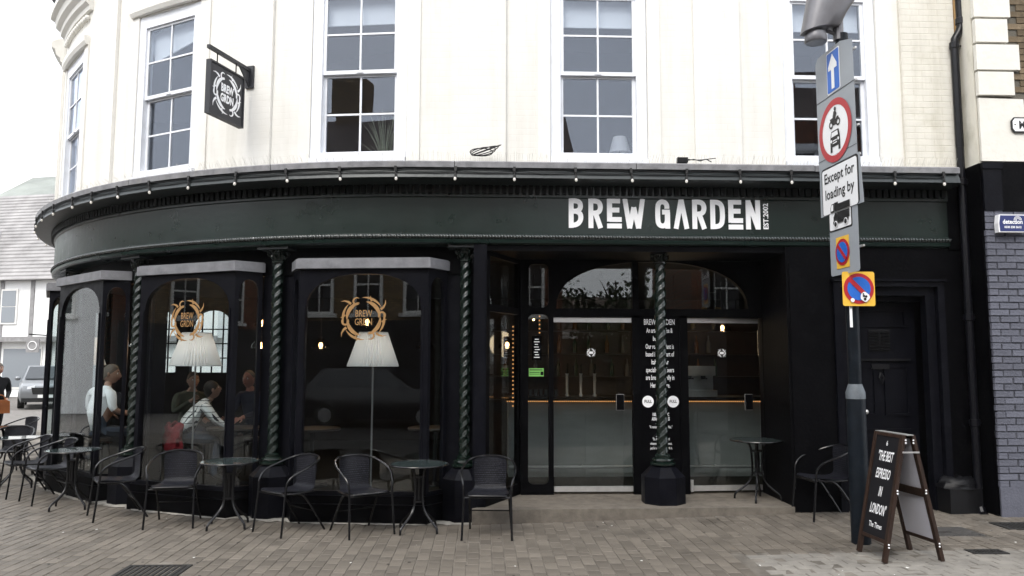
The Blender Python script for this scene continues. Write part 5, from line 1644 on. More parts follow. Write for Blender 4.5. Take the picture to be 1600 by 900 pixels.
# ------------------------------------------------------------------ inside the cafe
mat('bar_front', (0.30, 0.31, 0.30), .6, .4, var=.12, vscale=2, stretch=(1, 1, 3))
mat('bar_top', (0.014, 0.009, 0.006), .4, .3, var=.3, vscale=6)
mat('led_amber', (.8, .4, .1), .5, .3, emit=(1, .45, .16), estr=.55)
mat('lamp_glow', (1, .85, .6), .5, .3, emit=(1, .62, .25), estr=9)
mat('shade_white', (.82, .82, .84), .8, .2)
M['shade_white'].node_tree.nodes['Principled BSDF'].inputs['Transmission Weight'].default_value = 0.0
mat('lamp_steel', (.45, .45, .46), .3, .5, metal=.8)
mat('dark_wood', (.03, .019, .012), .5, .4, var=.3, vscale=6)
mat('bottle_green', (.02, .05, .025), .1, .6); mat('bottle_amber', (.12, .045, .01), .1, .6); mat('bottle_clear', (.12, .125, .125), .08, .6)
glass('lamp_glass', (.8, .75, .7))
bar = empty('bar_counter', (2.9, 2.6, .16), 0, 'long bar counter with pale front and amber lit edge beyond the glass doors', 'bar counter')
b = MB(); b.box((-2.0, -.25, 0), (2.9, .35, 1.06)); b.build('front_panel', 'bar_front', bar)
b = MB(); b.box((-2.05, -.36, 1.075), (2.95, .4, 1.125)); b.build('counter_top', 'bar_top', bar)
b = MB(); b.tube([(-2.0, -.42, .16), (2.9, -.42, .16)], .02, 10)
for k in range(6): b.tube([(-1.9 + k * .95, -.42, .16), (-1.9 + k * .95, -.25, .16)], .014, 8)
b.build('foot_rail', 'steel', bar)
b = MB()
k = -2.02
while k < 2.9:
    b.sphere((k, -.32, 1.062), .010, 6, 4); k += .03
tag(b.build('light_beads', 'led_amber', bar), kind='stuff')
for k in range(9):
    b = MB(); b.box((-1.98 + k * .54, -.262, .05), (-1.47 + k * .54, -.25, 1.02)); b.build('panel', 'bar_front', bar)
for k, x in enumerate((1.75, 1.95, 2.15)):
    e = empty('beer_tap', (x, 2.45, 1.285), 0, '%s of the three chrome beer taps on the bar' % ('leftmost', 'middle', 'rightmost')[k], 'beer tap', 'beer taps')
    b = MB(); b.lathe([(.03, 0), (.03, .02), (.018, .04), (.018, .3), (.025, .33)], 12); b.tube([(0, 0, .28), (0, -.08, .28), (0, -.1, .22)], .01, 6); b.build('font', 'steel', e, smooth=True)
    b = MB(); b.tube([(0, -.02, .33), (0, -.05, .47)], .014, 8); b.build('handle', 'flat_black', e)
e = empty('coffee_machine', (3.55, 2.6, 1.285), 0, 'chrome coffee machine on the bar behind the right glass door', 'coffee machine')
b = MB(); b.box((-.38, -.2, 0), (.38, .25, .09)); b.box((-.38, .0, .09), (.38, .25, .42)); b.box((-.36, -.2, .3), (.36, .0, .44)); b.build('body', 'steel', e)
for x in (-.2, .0, .2):
    b = MB(); b.lathe([(.035, 0), (.035, .05)], 12, (x, -.12, .25)); b.tube([(x, -.15, .27), (x, -.3, .26)], .012, 6); b.build('group_head', 'flat_black', e)
for k in range(7):
    b = MB(); b.lathe([(.028, 0), (.032, .1), (.03, .1)], 12); o = b.build('glass_tumbler', 'bottle_clear', None, smooth=True, loc=(1.15 + .075 * k, 2.5 + .03 * (k % 2), 1.285))
    tag(o, '%s upturned tumbler from the left in the cluster on the bar' % ('leftmost', 'second', 'third', 'fourth', 'fifth', 'sixth', 'rightmost')[k], 'tumbler', 'tumblers on the bar')
bb = empty('back_bar', (2.9, 4.6, .16), 0, 'dark back bar shelving lined with bottles behind the counter', 'shelves')
b = MB(); b.box((-2.6, .1, 0), (2.9, .4, 2.5)); b.build('back_panel', 'dark_wood', bb)
for z in (.95, 1.35, 1.75, 2.15):
    b = MB(); b.box((-2.6, -.2, z), (2.9, .099, z + .03)); b.build('shelf', 'dark_wood', bb)
bmh = []
for nm in ('bottle_green', 'bottle_amber', 'bottle_clear'):
    b = MB(); b.lathe([(.036, 0), (.038, .01), (.038, .17), (.03, .2), (.014, .23), (.013, .29), (.015, .3)], 12); bmh.append(b.mesh('bottle', nm, True))
for z in (1.38, 1.78, 2.18):
    for k in range(14):
        o = obj('bottle', random.choice(bmh), None, (.6 + k * .3 + random.uniform(-.06, .06), 4.55, .16 + z - .4 + .4 - 0.0))
        tag(o, '%s bottle from the left on the %s shelf behind the bar' % (('leftmost', 'second', 'third', 'fourth', 'fifth', 'sixth', 'seventh', 'eighth', 'ninth', 'tenth', 'eleventh', 'twelfth', 'thirteenth', 'rightmost')[k], {1.38: 'lower', 1.78: 'middle', 2.18: 'top'}[z]), 'bottle', 'bottles on the back bar')
def point(name, parent, loc, watts, col, r=.03):
    ld = bpy.data.lights.new(name, 'POINT'); ld.energy = watts; ld.color = col; ld.shadow_soft_size = r
    o = bpy.data.objects.new(name, ld); COL.objects.link(o); o.parent = parent; o.location = loc
    return o
# pendant lamps
b = MB(); b.lathe([(.02, .16), (.03, .15), (.09, .1), (.135, .03), (.14, -.01), (.135, -.012), (.13, .03), (.085, .095), (.02, .14)], 20, cap=False); shade = b.mesh('glass_shade', 'lamp_glass', True)
b = MB(); b.tube([(0, 0, .16), (0, 0, 1.0)], .005, 6); b.lathe([(.02, .1), (.022, .17)], 10); cordm = b.mesh('cord', 'cable')
b = MB(); b.sphere((0, 0, .04), .032, 10, 8, sc=(1, 1, 1.3)); bulbm = b.mesh('filament_bulb', 'lamp_glow', True)
PD = [(-2.63, 2.5, 2.30, 'upper of the two glowing pendants behind the right pane of the middle bay'), (-2.86, 3.2, 1.99, 'lower of the two glowing pendants behind the right pane of the middle bay'), (-4.62, 2.9, 1.99, 'glowing pendant above the white shirted man'),
      (-1.95, 3.2, 1.99, 'glowing pendant at the left edge of the gold emblem bay'), (-.36, 3.2, 1.99, 'glowing pendant behind the right pane of the gold emblem bay'), (-1.22, 3.0, 2.34, 'glowing pendant right behind the gold emblem'), (-3.85, 3.2, 2.0, 'glowing pendant above the floor lamp in the middle bay'),
      (.9, 3.0, 2.0, 'glowing pendant left of the glass doors'), (4.4, 3.6, 2.3, 'glowing pendant beyond the right glass door')]
for x, y, z, lb in PD:
    e = empty('pendant_lamp', (x, y, z), 0, lb, 'pendant lamp', 'pendant lamps in the cafe')
    obj('cord', cordm, e); obj('glass_shade', shade, e); obj('filament_bulb', bulbm, e)
    point('bulb_light', e, (0, 0, -.03), 4.0 if x < -2 else 1.6, (1, .6, .3))
for k in range(10):  # glowing beads stand in for the glints of hanging glasses
    e = empty('bar_glint', (1.3 + .36 * k, 2.95, 2.42), 0, '%s added glowing bead from the left in the row of glints over the bar' % ('leftmost', 'second', 'third', 'fourth', 'fifth', 'sixth', 'seventh', 'eighth', 'ninth', 'tenth')[k], 'glint bead', 'glints over the bar')
    b = MB(); b.tube([(0, 0, .02), (0, 0, .69)], .004, 5); b.build('cord', 'cable', e)
    b = MB(); b.sphere((0, 0, 0), .016, 8, 6); b.build('bulb', 'lamp_glow', e)
point('bar_light', bar, (0.3, -.3, 1.9), 5, (1, .72, .45), .2)
for x, y, z0, z1, lb in ((.93, 1.5, 1.2, 2.3, 'vertical string of tiny warm lights left of the glass doors'), (1.29, 1.6, 1.95, 2.45, 'short vertical string of warm bulbs behind the narrow side pane')):
    e = empty('bead_string', (x, y, z0), 0, lb, 'string lights')  # the first string is added for a reflection of lights in the glass
    b = MB(); b.tube([(0, 0, 0), (0, 0, 3.1 - z0)], .003, 4); b.build('cable', 'cable', e)
    z = z0
    while z < z1:
        b = MB(); b.sphere((0, 0, z - z0), .011, 6, 5); b.build('bulb', 'led_amber', e); z += .055
# floor lamps with pleated shades
def floor_lamp(x, y, lb):
    e = empty('floor_lamp', (x, y, .16), 0, lb, 'floor lamp', 'pleated floor lamps')
    b = MB(); b.lathe([(.16, 0), (.16, .015), (.02, .03)], 24); b.build('base', 'lamp_steel', e)
    b = MB(); b.tube([(0, 0, .02), (0, 0, 1.93)], .011, 10); b.build('stem', 'lamp_steel', e)
    b = MB(); n = 96
    V = []
    for r, z in ((.315, 1.56), (.175, 1.985)):
        for j in range(n):
            q = r * (1 + (.04 if j % 2 else -.04)); V.append((q * math.cos(2 * PI * j / n), q * math.sin(2 * PI * j / n), z))
    b.add(V, [(j, (j + 1) % n, n + (j + 1) % n, n + j) for j in range(n)]); b.build('shade', 'shade_white', e)
    b = MB()
    for r, z in ((.318, 1.56), (.178, 1.985)): b.tube([(r * math.cos(2 * PI * j / 32), r * math.sin(2 * PI * j / 32), z) for j in range(32)], .006, 5, closed=True)
    for k in range(3): b.tube([(0, 0, 1.93), (.17 * math.cos(k * 2.094), .17 * math.sin(k * 2.094), 1.98)], .004, 4)
    b.build('shade_wire', 'shade_white', e)
    b = MB(); b.sphere((0, 0, 1.80), .035, 10, 8); b.build('bulb', 'lamp_glow', e)
    point('lamp_light', e, (0, 0, 1.73), 2.6, (1, .97, .94))
floor_lamp(-3.22, 1.52, 'tall floor lamp with white pleated shade behind the seated drinkers')
floor_lamp(-.86, 1.12, 'tall floor lamp with white pleated shade under the gold emblem')
floor_lamp(-5.72, 3.62, 'floor lamp with white pleated shade in the farthest left bay')
tr = M['shade_white'].node_tree
pb = tr.nodes['Principled BSDF']
tl = _n(tr, 'ShaderNodeBsdfTranslucent'); tl.inputs[0].default_value = (.8, .8, .8, 1)
msx = _n(tr, 'ShaderNodeMixShader'); msx.inputs[0].default_value = .45
tr.links.new(pb.outputs[0], msx.inputs[1]); tr.links.new(tl.outputs[0], msx.inputs[2]); tr.links.new(msx.outputs[0], tr.nodes['Material Output'].inputs[0])
# indoor tables and stools
def indoor_table(x, y, lb):
    e = empty('cafe_table', (x, y, .16), 0, lb, 'table', 'tables inside the cafe')
    b = MB(); b.lathe([(.36, .72), (.365, .735), (.36, .75)], 28); b.build('table_top', 'bar_top', e)
    b = MB(); b.lathe([(.22, 0), (.22, .015), (.03, .04), (.03, .72)], 16); b.build('pedestal', 'chair_tube', e)
indoor_table(-2.75, 1.75, 'round wooden table in front of the smiling man in dark clothes')
indoor_table(-1.7, 1.6, 'round wooden table left of the floor lamp under the gold emblem')
indoor_table(-.1, 1.7, 'round wooden table right of the floor lamp under the gold emblem')
def stool(x, y, lb):
    e = empty('bar_stool', (x, y, .16), 0, lb, 'stool', 'stools inside the cafe')
    b = MB(); b.lathe([(.16, .5), (.175, .52), (.17, .55)], 18); b.build('seat', 'dark_wood', e)
    for k in range(4):
        t = PI / 4 + k * PI / 2
        b = MB(); b.tube([(.12 * math.cos(t), .12 * math.sin(t), .5), (.19 * math.cos(t), .19 * math.sin(t), 0)], .013, 6); b.build('leg', 'chair_tube', e)
stool(-3.42, 1.78, 'stool under the man in the checked shirt'); stool(-3.66, 2.62, 'stool under the man half hidden behind the checked shirt'); stool(-2.72, 2.45, 'stool under the smiling man in dark clothes')

# ------------------------------------------------------------------ people
mat('skin', (.33, .2, .15), .55, .4, var=.08, vscale=12); mat('skin_ruddy', (.38, .17, .125), .5, .4, var=.1, vscale=12)
mat('hair_dark', (.012, .009, .007), .6, .3, bump=.6, bscale=60); mat('hair_grey', (.12, .1, .085), .7, .3, bump=.6, bscale=60)
mat('cloth_white', (.78, .79, .82), .9, .2, var=.04, vscale=6, bump=.3, bscale=9); mat('denim', (.03, .04, .06), .9, .2, var=.2, vscale=20); mat('cloth_black', (.01, .01, .012), .9, .2, bump=.4, bscale=10); mat('cloth_olive', (.05, .055, .04), .9, .2)
mat('shoe', (.01, .009, .008), .5, .4); mat('cloth_red', (.16, .012, .018), .8, .2, var=.25, vscale=9, bump=.6, bscale=8); mat('leather_tan', (.3, .1, .03), .5, .4, var=.2, vscale=9); mat('eye_white', (.7, .7, .68), .3, .5); mat('lip', (.25, .07, .06), .5, .4); mat('cloth_navy', (.015, .018, .035), .9, .2, bump=.4, bscale=9)
m = mat('cloth_check', (.78, .78, .78), .9, .2)
t = m.node_tree; tc = _n(t, 'ShaderNodeTexCoord'); sx_ = _n(t, 'ShaderNodeSeparateXYZ'); t.links.new(tc.outputs['Object'], sx_.inputs[0])
acc = None
for ax, fq in (('X', 14), ('Y', 14), ('Z', 14)):
    mu = _n(t, 'ShaderNodeMath', operation='MULTIPLY'); mu.inputs[1].default_value = fq; t.links.new(sx_.outputs[ax], mu.inputs[0])
    fr = _n(t, 'ShaderNodeMath', operation='FRACT'); t.links.new(mu.outputs[0], fr.inputs[0])
    lt = _n(t, 'ShaderNodeMath', operation='LESS_THAN'); lt.inputs[1].default_value = .13 if ax != 'Y' else .0; t.links.new(fr.outputs[0], lt.inputs[0])
    if acc is None: acc = lt
    else:
        mxm = _n(t, 'ShaderNodeMath', operation='MAXIMUM'); t.links.new(acc.outputs[0], mxm.inputs[0]); t.links.new(lt.outputs[0], mxm.inputs[1]); acc = mxm
mi = _n(t, 'ShaderNodeMix', data_type='RGBA'); mi.inputs[6].default_value = (.75, .76, .76, 1); mi.inputs[7].default_value = (.02, .025, .035, 1); t.links.new(acc.outputs[0], mi.inputs[0]); t.links.new(mi.outputs[2], t.nodes['Principled BSDF'].inputs['Base Color'])

def head_geo(b, c, yaw, pitch, mi_skin, mi_eye, mi_lip, mi_dark, s=1.0):
    n, k = 20, 16
    Rm = Matrix.Rotation(yaw, 3, 'Z') @ Matrix.Rotation(pitch, 3, 'X')
    c = Vector(c)
    def P(ph, t):
        x, y, z = math.cos(ph) * math.sin(t), -math.cos(ph) * math.cos(t), math.sin(ph)
        X, Y, Z = .076 * x, .098 * y, .118 * z
        if z < 0: X *= 1 - .28 * z * z - .1 * abs(z); Y *= 1 - .12 * z * z
        if y < 0:
            Y -= .004 * math.exp(-((X / .03) ** 2)) * (z < .2)
            Y += .012 * math.exp(-(((abs(X) - .032) / .018) ** 2 + ((Z - .012) / .016) ** 2))     # eye sockets
            Y -= .026 * math.exp(-((X / .014) ** 2 + ((Z + .022) / .026) ** 2))                   # nose
            Y -= .007 * math.exp(-((X / .022) ** 2 + ((Z + .058) / .01) ** 2))                    # lips
            Y -= .010 * math.exp(-((X / .025) ** 2 + ((Z + .095) / .016) ** 2))                   # chin
        return c + Rm @ Vector((X, Y, Z)) * s
    V = [P(-PI / 2, 0)]
    for i in range(1, k):
        for j in range(n): V.append(P(-PI / 2 + PI * i / k, 2 * PI * j / n))
    V.append(P(PI / 2, 0))
    Fc = [(0, 1 + (j + 1) % n, 1 + j) for j in range(n)] + [(len(V) - 1, 1 + (k - 2) * n + j, 1 + (k - 2) * n + (j + 1) % n) for j in range(n)]
    for i in range(k - 2):
        for j in range(n): Fc.append((1 + i * n + j, 1 + i * n + (j + 1) % n, 1 + (i + 1) * n + (j + 1) % n, 1 + (i + 1) * n + j))
    b.add(V, Fc, mi_skin)
    for sg in (-1, 1):
        b.sphere(c + Rm @ Vector((sg * .032, -.079, .012)) * s, .011 * s, 8, 6, mi_eye); b.sphere(c + Rm @ Vector((sg * .032, -.087, .011)) * s, .0055 * s, 6, 5, mi_dark)
        b.sphere(c + Rm @ Vector((sg * .078, .008, -.004)) * s, .03 * s, 8, 6, mi_skin, sc=(.35, .65, 1))
        b.tube([c + Rm @ Vector((sg * .018, -.094, .034)) * s, c + Rm @ Vector((sg * .046, -.085, .036)) * s], .004 * s, 5, mi_dark)
    b.tube([c + Rm @ Vector((x, -.1 + 9 * x * x, -.058 + 4 * x * x)) * s for x in (-.024, -.012, 0, .012, .024)], .005 * s, 6, mi_lip)
def hair_geo(b, c, yaw, pitch, s=1.0, line=.35, full=1.06, back=-.55):
    n, k = 20, 9
    Rm = Matrix.Rotation(yaw, 3, 'Z') @ Matrix.Rotation(pitch, 3, 'X')
    V, Fc = [], []
    for i in range(k + 1):
        for j in range(n):
            t = 2 * PI * j / n
            front = (1 + math.cos(t)) / 2
            lo = line * front + back * (1 - front)
            ph = lo * 1.35 + (PI / 2 - lo * 1.35) * i / k
            f = full * (1 + .02 * math.sin(5 * t + 3 * i)) if i else full * .985
            V.append(Vector(c) + Rm @ Vector((.076 * f * math.cos(ph) * math.sin(t), -.098 * f * math.cos(ph) * math.cos(t) + .004, .118 * (f + .02) * math.sin(ph))) * s)
    for i in range(k):
        for j in range(n): Fc.append((i * n + j, i * n + (j + 1) % n, (i + 1) * n + (j + 1) % n, (i + 1) * n + j))
    b.add(V, Fc)
def person(label, loc, rz, J, wear, hair, skin='skin', head=(0, 0), hs=1.0, fat=1.0, line=.35, group=None):
    """J: joint -> position; wear: (top, sleeve_to, trousers) ; one skinned figure with head joined, hair as a child"""
    e = empty('person', loc, rz, label, 'person', group)
    names, pos, rad, edges = [], [], [], []
    def jv(nm, p, rx, ry=None): names.append(nm); pos.append(Vector(p)); rad.append((rx, ry or rx)); return len(pos) - 1
    top, sleeve, trs = wear
    pl = jv('pelvis', J['pelvis'], .155 * fat, .125 * fat); spi = jv('spine', J['spine'], .15 * fat, .125 * fat); ch = jv('chest', J['chest'], .165 * (fat * .5 + .5), .125 * fat); nk = jv('neck', J['neck'], .062, .06); hd = jv('head', J['head'], .055)
    edges += [(pl, spi, top), (spi, ch, top), (ch, nk, top), (nk, hd, skin)]
    for sd_ in ('l', 'r'):
        sg = -1 if sd_ == 'l' else 1
        sh = jv('sh', J['sh' + sd_], .08 * (fat * .4 + .6), .075); el = jv('el', J['el' + sd_], .052, .05); wr = jv('wr', J['wr' + sd_], .032, .03)
        edges += [(ch, sh, top), (sh, el, top), (el, wr, top if sleeve == 'long' else skin)]
        d = (Vector(J['wr' + sd_]) - Vector(J['el' + sd_])).normalized()
        side = d.cross(Vector((0, -1, .2))).normalized() * sg
        nrm = d.cross(side).normalized()
        pm_ = jv('palm', Vector(J['wr' + sd_]) + d * .06, .03, .018); edges.append((wr, pm_, skin))
        for fi, (off, ln) in enumerate(((-.03, .07), (-.011, .082), (.009, .077), (.028, .06))):
            k1 = jv('k1', Vector(J['wr' + sd_]) + d * .095 + side * off, .0095); k2 = jv('k2', pos[k1] + d * ln * .5 + nrm * .012, .009); k3 = jv('k3', pos[k2] + d * ln * .38 + nrm * .028, .008)
            edges += [(pm_, k1, skin), (k1, k2, skin), (k2, k3, skin)]
        t1 = jv('t1', Vector(J['wr' + sd_]) + d * .045 - side * .042, .011); t2 = jv('t2', pos[t1] + d * .045 - side * .018 + nrm * .012, .0095); edges += [(pm_, t1, skin), (t1, t2, skin)]
        hp = jv('hip', J['hip' + sd_], .098 * (fat * .5 + .5), .1); kn = jv('kn', J['kn' + sd_], .066, .068); an = jv('an', J['an' + sd_], .045, .048); to = jv('to', J['to' + sd_], .04, .032)
        edges += [(pl, hp, trs), (hp, kn, trs), (kn, an, trs), (an, to, 'shoe')]
    me = bpy.data.meshes.new('rig'); me.from_pydata(pos, [(a_, b_) for a_, b_, _ in edges], []); me.update()
    o = bpy.data.objects.new('rig', me); COL.objects.link(o)
    md = o.modifiers.new('skin', 'SKIN'); md.branch_smoothing = .6; md.use_smooth_shade = True
    ss = o.modifiers.new('sub', 'SUBSURF'); ss.levels = 1; ss.render_levels = 1
    sv = me.skin_vertices[0].data
    for i, (rx, ry) in enumerate(rad): sv[i].radius = (rx, ry); sv[i].use_root = (i == 0)
    dg = bpy.context.evaluated_depsgraph_get(); dg.update()
    ev = o.evaluated_get(dg).to_mesh()
    mats = ['skin_', 'top', 'trs', 'shoe', 'eye', 'lip', 'dark']
    ml = [skin, top, trs, 'shoe', 'eye_white', 'lip', 'hair_dark']
    idx = {skin: 0, top: 1, trs: 2, 'shoe': 3}
    b = MB()
    V = [v.co.copy() for v in ev.vertices]
    k0 = len(b.v); b.v += [tuple(v) for v in V]
    segs = [(pos[a_], pos[b_], idx[mm]) for a_, b_, mm in edges]
    for p in ev.polygons:
        c = sum((V[i] for i in p.vertices), Vector()) / len(p.vertices)
        best, bm2 = 1e9, 0
        for a_, b_, mm in segs:
            ab_ = b_ - a_; t_ = max(0, min(1, (c - a_).dot(ab_) / max(ab_.length_squared, 1e-9)))
            dd = (c - a_ - ab_ * t_).length_squared
            if dd < best: best, bm2 = dd, mm
        b.f.append(tuple(p.vertices)); b.m.append(bm2)
    o.evaluated_get(dg).to_mesh_clear()
    bpy.data.objects.remove(o); bpy.data.meshes.remove(me)
    hc = Vector(J['head']) + Matrix.Rotation(head[0], 3, 'Z') @ Matrix.Rotation(head[1], 3, 'X') @ Vector((0, -.015, .075 * hs))
    head_geo(b, hc, head[0], head[1], 0, 4, 5, 6, hs)
    b.build('body', ml, e, smooth=True)
    h = MB(); hair_geo(h, hc, head[0], head[1], hs, line); h.build('hair', hair, e, smooth=True)
    return e
STAND = dict(pelvis=(0, 0, .95), spine=(0, .01, 1.12), chest=(0, 0, 1.32), neck=(0, .0, 1.475), head=(0, -.015, 1.545), shl=(-.19, 0, 1.42), shr=(.19, 0, 1.42), ell=(-.25, .04, 1.15), elr=(.25, .04, 1.15), wrl=(-.24, -.12, .95), wrr=(.24, -.12, .95),
             hipl=(-.09, 0, .9), hipr=(.09, 0, .9), knl=(-.1, -.02, .5), knr=(.1, -.02, .5), anl=(-.1, .03, .085), anr=(.1, .03, .085), tol=(-.11, -.13, .035), tor=(.11, -.13, .035))
SIT = dict(pelvis=(0, .05, .60), spine=(0, .03, .80), chest=(0, -.02, 1.0), neck=(0, -.05, 1.16), head=(0, -.075, 1.23), shl=(-.19, -.02, 1.10), shr=(.19, -.02, 1.10), ell=(-.24, -.12, .86), elr=(.24, -.12, .86), wrl=(-.15, -.33, .80), wrr=(.15, -.33, .80),
           hipl=(-.1, .02, .60), hipr=(.1, .02, .60), knl=(-.14, -.40, .57), knr=(.14, -.40, .57), anl=(-.14, -.36, .10), anr=(.14, -.36, .10), tol=(-.15, -.51, .04), tor=(.15, -.51, .04))
J = dict(SIT); J.update(pelvis=(0, .05, .60), spine=(0, .05, .78), chest=(0, .02, .98), shl=(-.225, .02, 1.09), shr=(.225, .02, 1.09), ell=(-.30, .02, .86), elr=(.32, .0, .85), wrl=(-.3, -.27, .80), wrr=(.34, -.27, .78))
J = {k: tuple(v * 1.1 for v in p) for k, p in J.items()}
person('heavy man in a white short sleeved shirt seated inside the left bay', (-4.74, 2.26, .16), 2.5, J, ('cloth_white', 'short', 'denim'), 'hair_grey', head=(-.75, .05), hs=1.12, fat=1.65, line=.45)
stool(-4.78, 2.3, 'stool under the heavy man in the white shirt')
J = dict(SIT); J.update(spine=(0, -.03, .78), chest=(.0, -.17, .96), neck=(0, -.29, 1.08), head=(0, -.33, 1.14), shl=(-.19, -.2, 1.03), shr=(.19, -.2, 1.03), ell=(-.24, -.36, .82), elr=(.23, -.4, .80), wrl=(-.18, -.56, .68), wrr=(.18, -.6, .60))
person('man in a white checked shirt leaning forward on a stool in the middle bay', (-3.40, 1.72, .18), 2.05, J, ('cloth_check', 'long', 'denim'), 'hair_dark', head=(.1, -.3), line=.3, fat=1.25)
J = dict(SIT); J.update(wrl=(-.08, -.3, 1.02))
person('dark haired man in olive jacket half hidden behind the checked shirt', (-3.66, 2.6, .20), .6, J, ('cloth_olive', 'long', 'denim'), 'hair_dark', head=(.1, 0), line=.5)
person('smiling man in dark clothes facing the window at the right of the middle bay', (-2.72, 2.4, .22), -.45, SIT, ('cloth_navy', 'long', 'cloth_black'), 'hair_grey', 'skin_ruddy', head=(.1, 0), hs=1.02, line=.7, fat=1.1)
J = dict(STAND); J.update(elr=(.27, .05, 1.14), wrr=(.1, -.22, 1.0), ell=(-.27, .03, 1.14), wrl=(-.12, -.2, .98), knl=(-.1, -.12, .5), tol=(-.11, -.25, .05), anl=(-.1, -.1, .09), knr=(.1, .05, .5), anr=(.1, .2, .12), tor=(.11, .06, .04))
person('passer by in a long black coat carrying a tan bag at the left edge', (-9.45, 7.65, 0), 1.0, J, ('cloth_black', 'long', 'cloth_black'), 'hair_grey', head=(.2, 0), fat=1.15)
bag = empty('shoulder_bag', (-9.25, 7.42, .72), 1.0, 'tan leather bag held by the passer by', 'bag')
b = MB(); b.prism([(-.2, 0), (.2, 0), (.19, .24), (.12, .27), (-.12, .27), (-.19, .24)], (0, -.05, 0), (1, 0, 0), (0, 0, 1), (0, .12, 0)); b.build('pouch', 'leather_tan', bag)
b = MB(); b.tube(smooth_path([(-.13, .01, .25), (-.08, .01, .36), (.08, .01, .36), (.13, .01, .25)], 5), .012, 6); b.build('strap', 'leather_tan', bag)
# red jacket over the stool behind the checked shirt
jk = empty('red_jacket', (-3.33, 1.70, .66), 2.05, 'dark red jacket bunched round the waist of the man in the checked shirt', 'jacket')
b = MB(); V, Fc = [], []
n_, k_ = 18, 10
for i in range(k_):
    s_ = i / (k_ - 1)
    for j in range(n_):
        t = PI * (.02 + .96 * j / (n_ - 1))
        r = .20 + .09 * s_ * (1 - .5 * s_) + .022 * math.sin(j * 1.9 + i * .8) + .012 * math.sin(j * 3.1 - i)
        V.append((r * 1.05 * math.cos(t), .1 + r * .85 * math.sin(t) * (1), .30 - .30 * s_ + .035 * math.sin(j * .9) + .05 * math.cos(t) * s_))
for i in range(k_ - 1):
    for j in range(n_ - 1): Fc.append((i * n_ + j, i * n_ + j + 1, (i + 1) * n_ + j + 1, (i + 1) * n_ + j))
b.add(V, Fc); o = b.build('cloth', 'cloth_red', jk, smooth=True)
sm = o.modifiers.new('thick', 'SOLIDIFY'); sm.thickness = .02
# things on the upper window sills
e = empty('table_lamp', (2.19, .42, 4.02), 0, 'small white table lamp standing inside the middle upper window', 'table lamp')
b = MB(); b.lathe([(.135, .30), (.08, .50)], 24, cap=False); b.build('shade', 'shade_white', e)
b = MB(); b.lathe([(.06, 0), (.06, .02), (.02, .05), (.035, .12), (.015, .2), (.01, .36)], 14); b.build('base', 'lamp_steel', e)
mat('grass_pale', (.42, .46, .36), .8, .2, var=.2, vscale=9)
e = empty('potted_grass', (-.68, .5, 4.0), 0, 'pale feathery grass plant inside the upper window above the gold emblem', 'plant')
b = MB(); b.lathe([(.08, 0), (.11, .16), (.105, .16)], 16); b.build('pot', 'dark_wood', e)
b = MB()
for k in range(46):
    t = random.uniform(0, 6.28); L = random.uniform(.35, .85); sp_ = random.uniform(.05, .35)
    pts = [(sp_ * s_ ** 1.6 * math.cos(t) + .04 * math.cos(t), .5 * sp_ * s_ ** 1.6 * math.sin(t) + .04 * math.sin(t), .14 + L * s_ - .12 * L * s_ ** 3) for s_ in (0, .25, .5, .75, 1)]
    b.tube(pts, [.006, .006, .005, .004, .001], 3)
b.build('blades', 'grass_pale', e)

# ------------------------------------------------------------------ parked car in the side street
mat('car_silver', (.2, .21, .22), .3, .5, metal=.5, coat=.5); mat('tyre', (.012, .012, .012), .8, .3); mat('car_glass', (.02, .025, .03), .05, .7); mat('headlight', (.75, .77, .8), .1, .7); mat('plate_white', (.8, .8, .78), .5, .4)
car = empty('parked_car', (-16.9, 23.2, 0), math.radians(28), 'silver estate car facing the camera in the hazy side street', 'car')
b = MB()
secs = [(-2.25, .35, .72, .80), (-2.2, .28, .86, .84), (-1.9, .25, .98, .88), (-1.1, .24, 1.06, .9), (-.9, .24, 1.08, .9), (1.4, .24, 1.08, .9), (2.1, .26, 1.02, .88), (2.2, .35, .9, .84)]
V, Fc = [], []
for y, z0, z1, hw in secs:
    V += [(-hw + .06, y, z0), (-hw, y, z0 + .18), (-hw, y, z1 - .14), (-hw + .1, y, z1), (hw - .1, y, z1), (hw, y, z1 - .14), (hw, y, z0 + .18), (hw - .06, y, z0)]
for i in range(len(secs) - 1):
    for j in range(8): Fc.append((i * 8 + j, i * 8 + (j + 1) % 8, (i + 1) * 8 + (j + 1) % 8, (i + 1) * 8 + j))
Fc += [tuple(range(8)), tuple(range((len(secs) - 1) * 8, len(secs) * 8))[::-1]]
b.add(V, Fc)
b.add([(-.82, -1.05, 1.06), (.82, -1.05, 1.06), (.66, -.25, 1.6), (-.66, -.25, 1.6), (-.82, 2.05, 1.04), (.82, 2.05, 1.04), (.66, 1.6, 1.6), (-.66, 1.6, 1.6)], [(0, 1, 2, 3), (3, 2, 6, 7), (7, 6, 5, 4), (0, 3, 7, 4), (1, 5, 6, 2)])
b.build('body', 'car_silver', car, smooth=True)
b = MB(); b.add([(-.74, -1.03, 1.1), (.74, -1.03, 1.1), (.61, -.34, 1.56), (-.61, -.34, 1.56)], [(0, 1, 2, 3)])
for v in range(len(b.v)): b.v[v] = (b.v[v][0], b.v[v][1] - .03, b.v[v][2] + .012)
b.build('windscreen', 'car_glass', car)
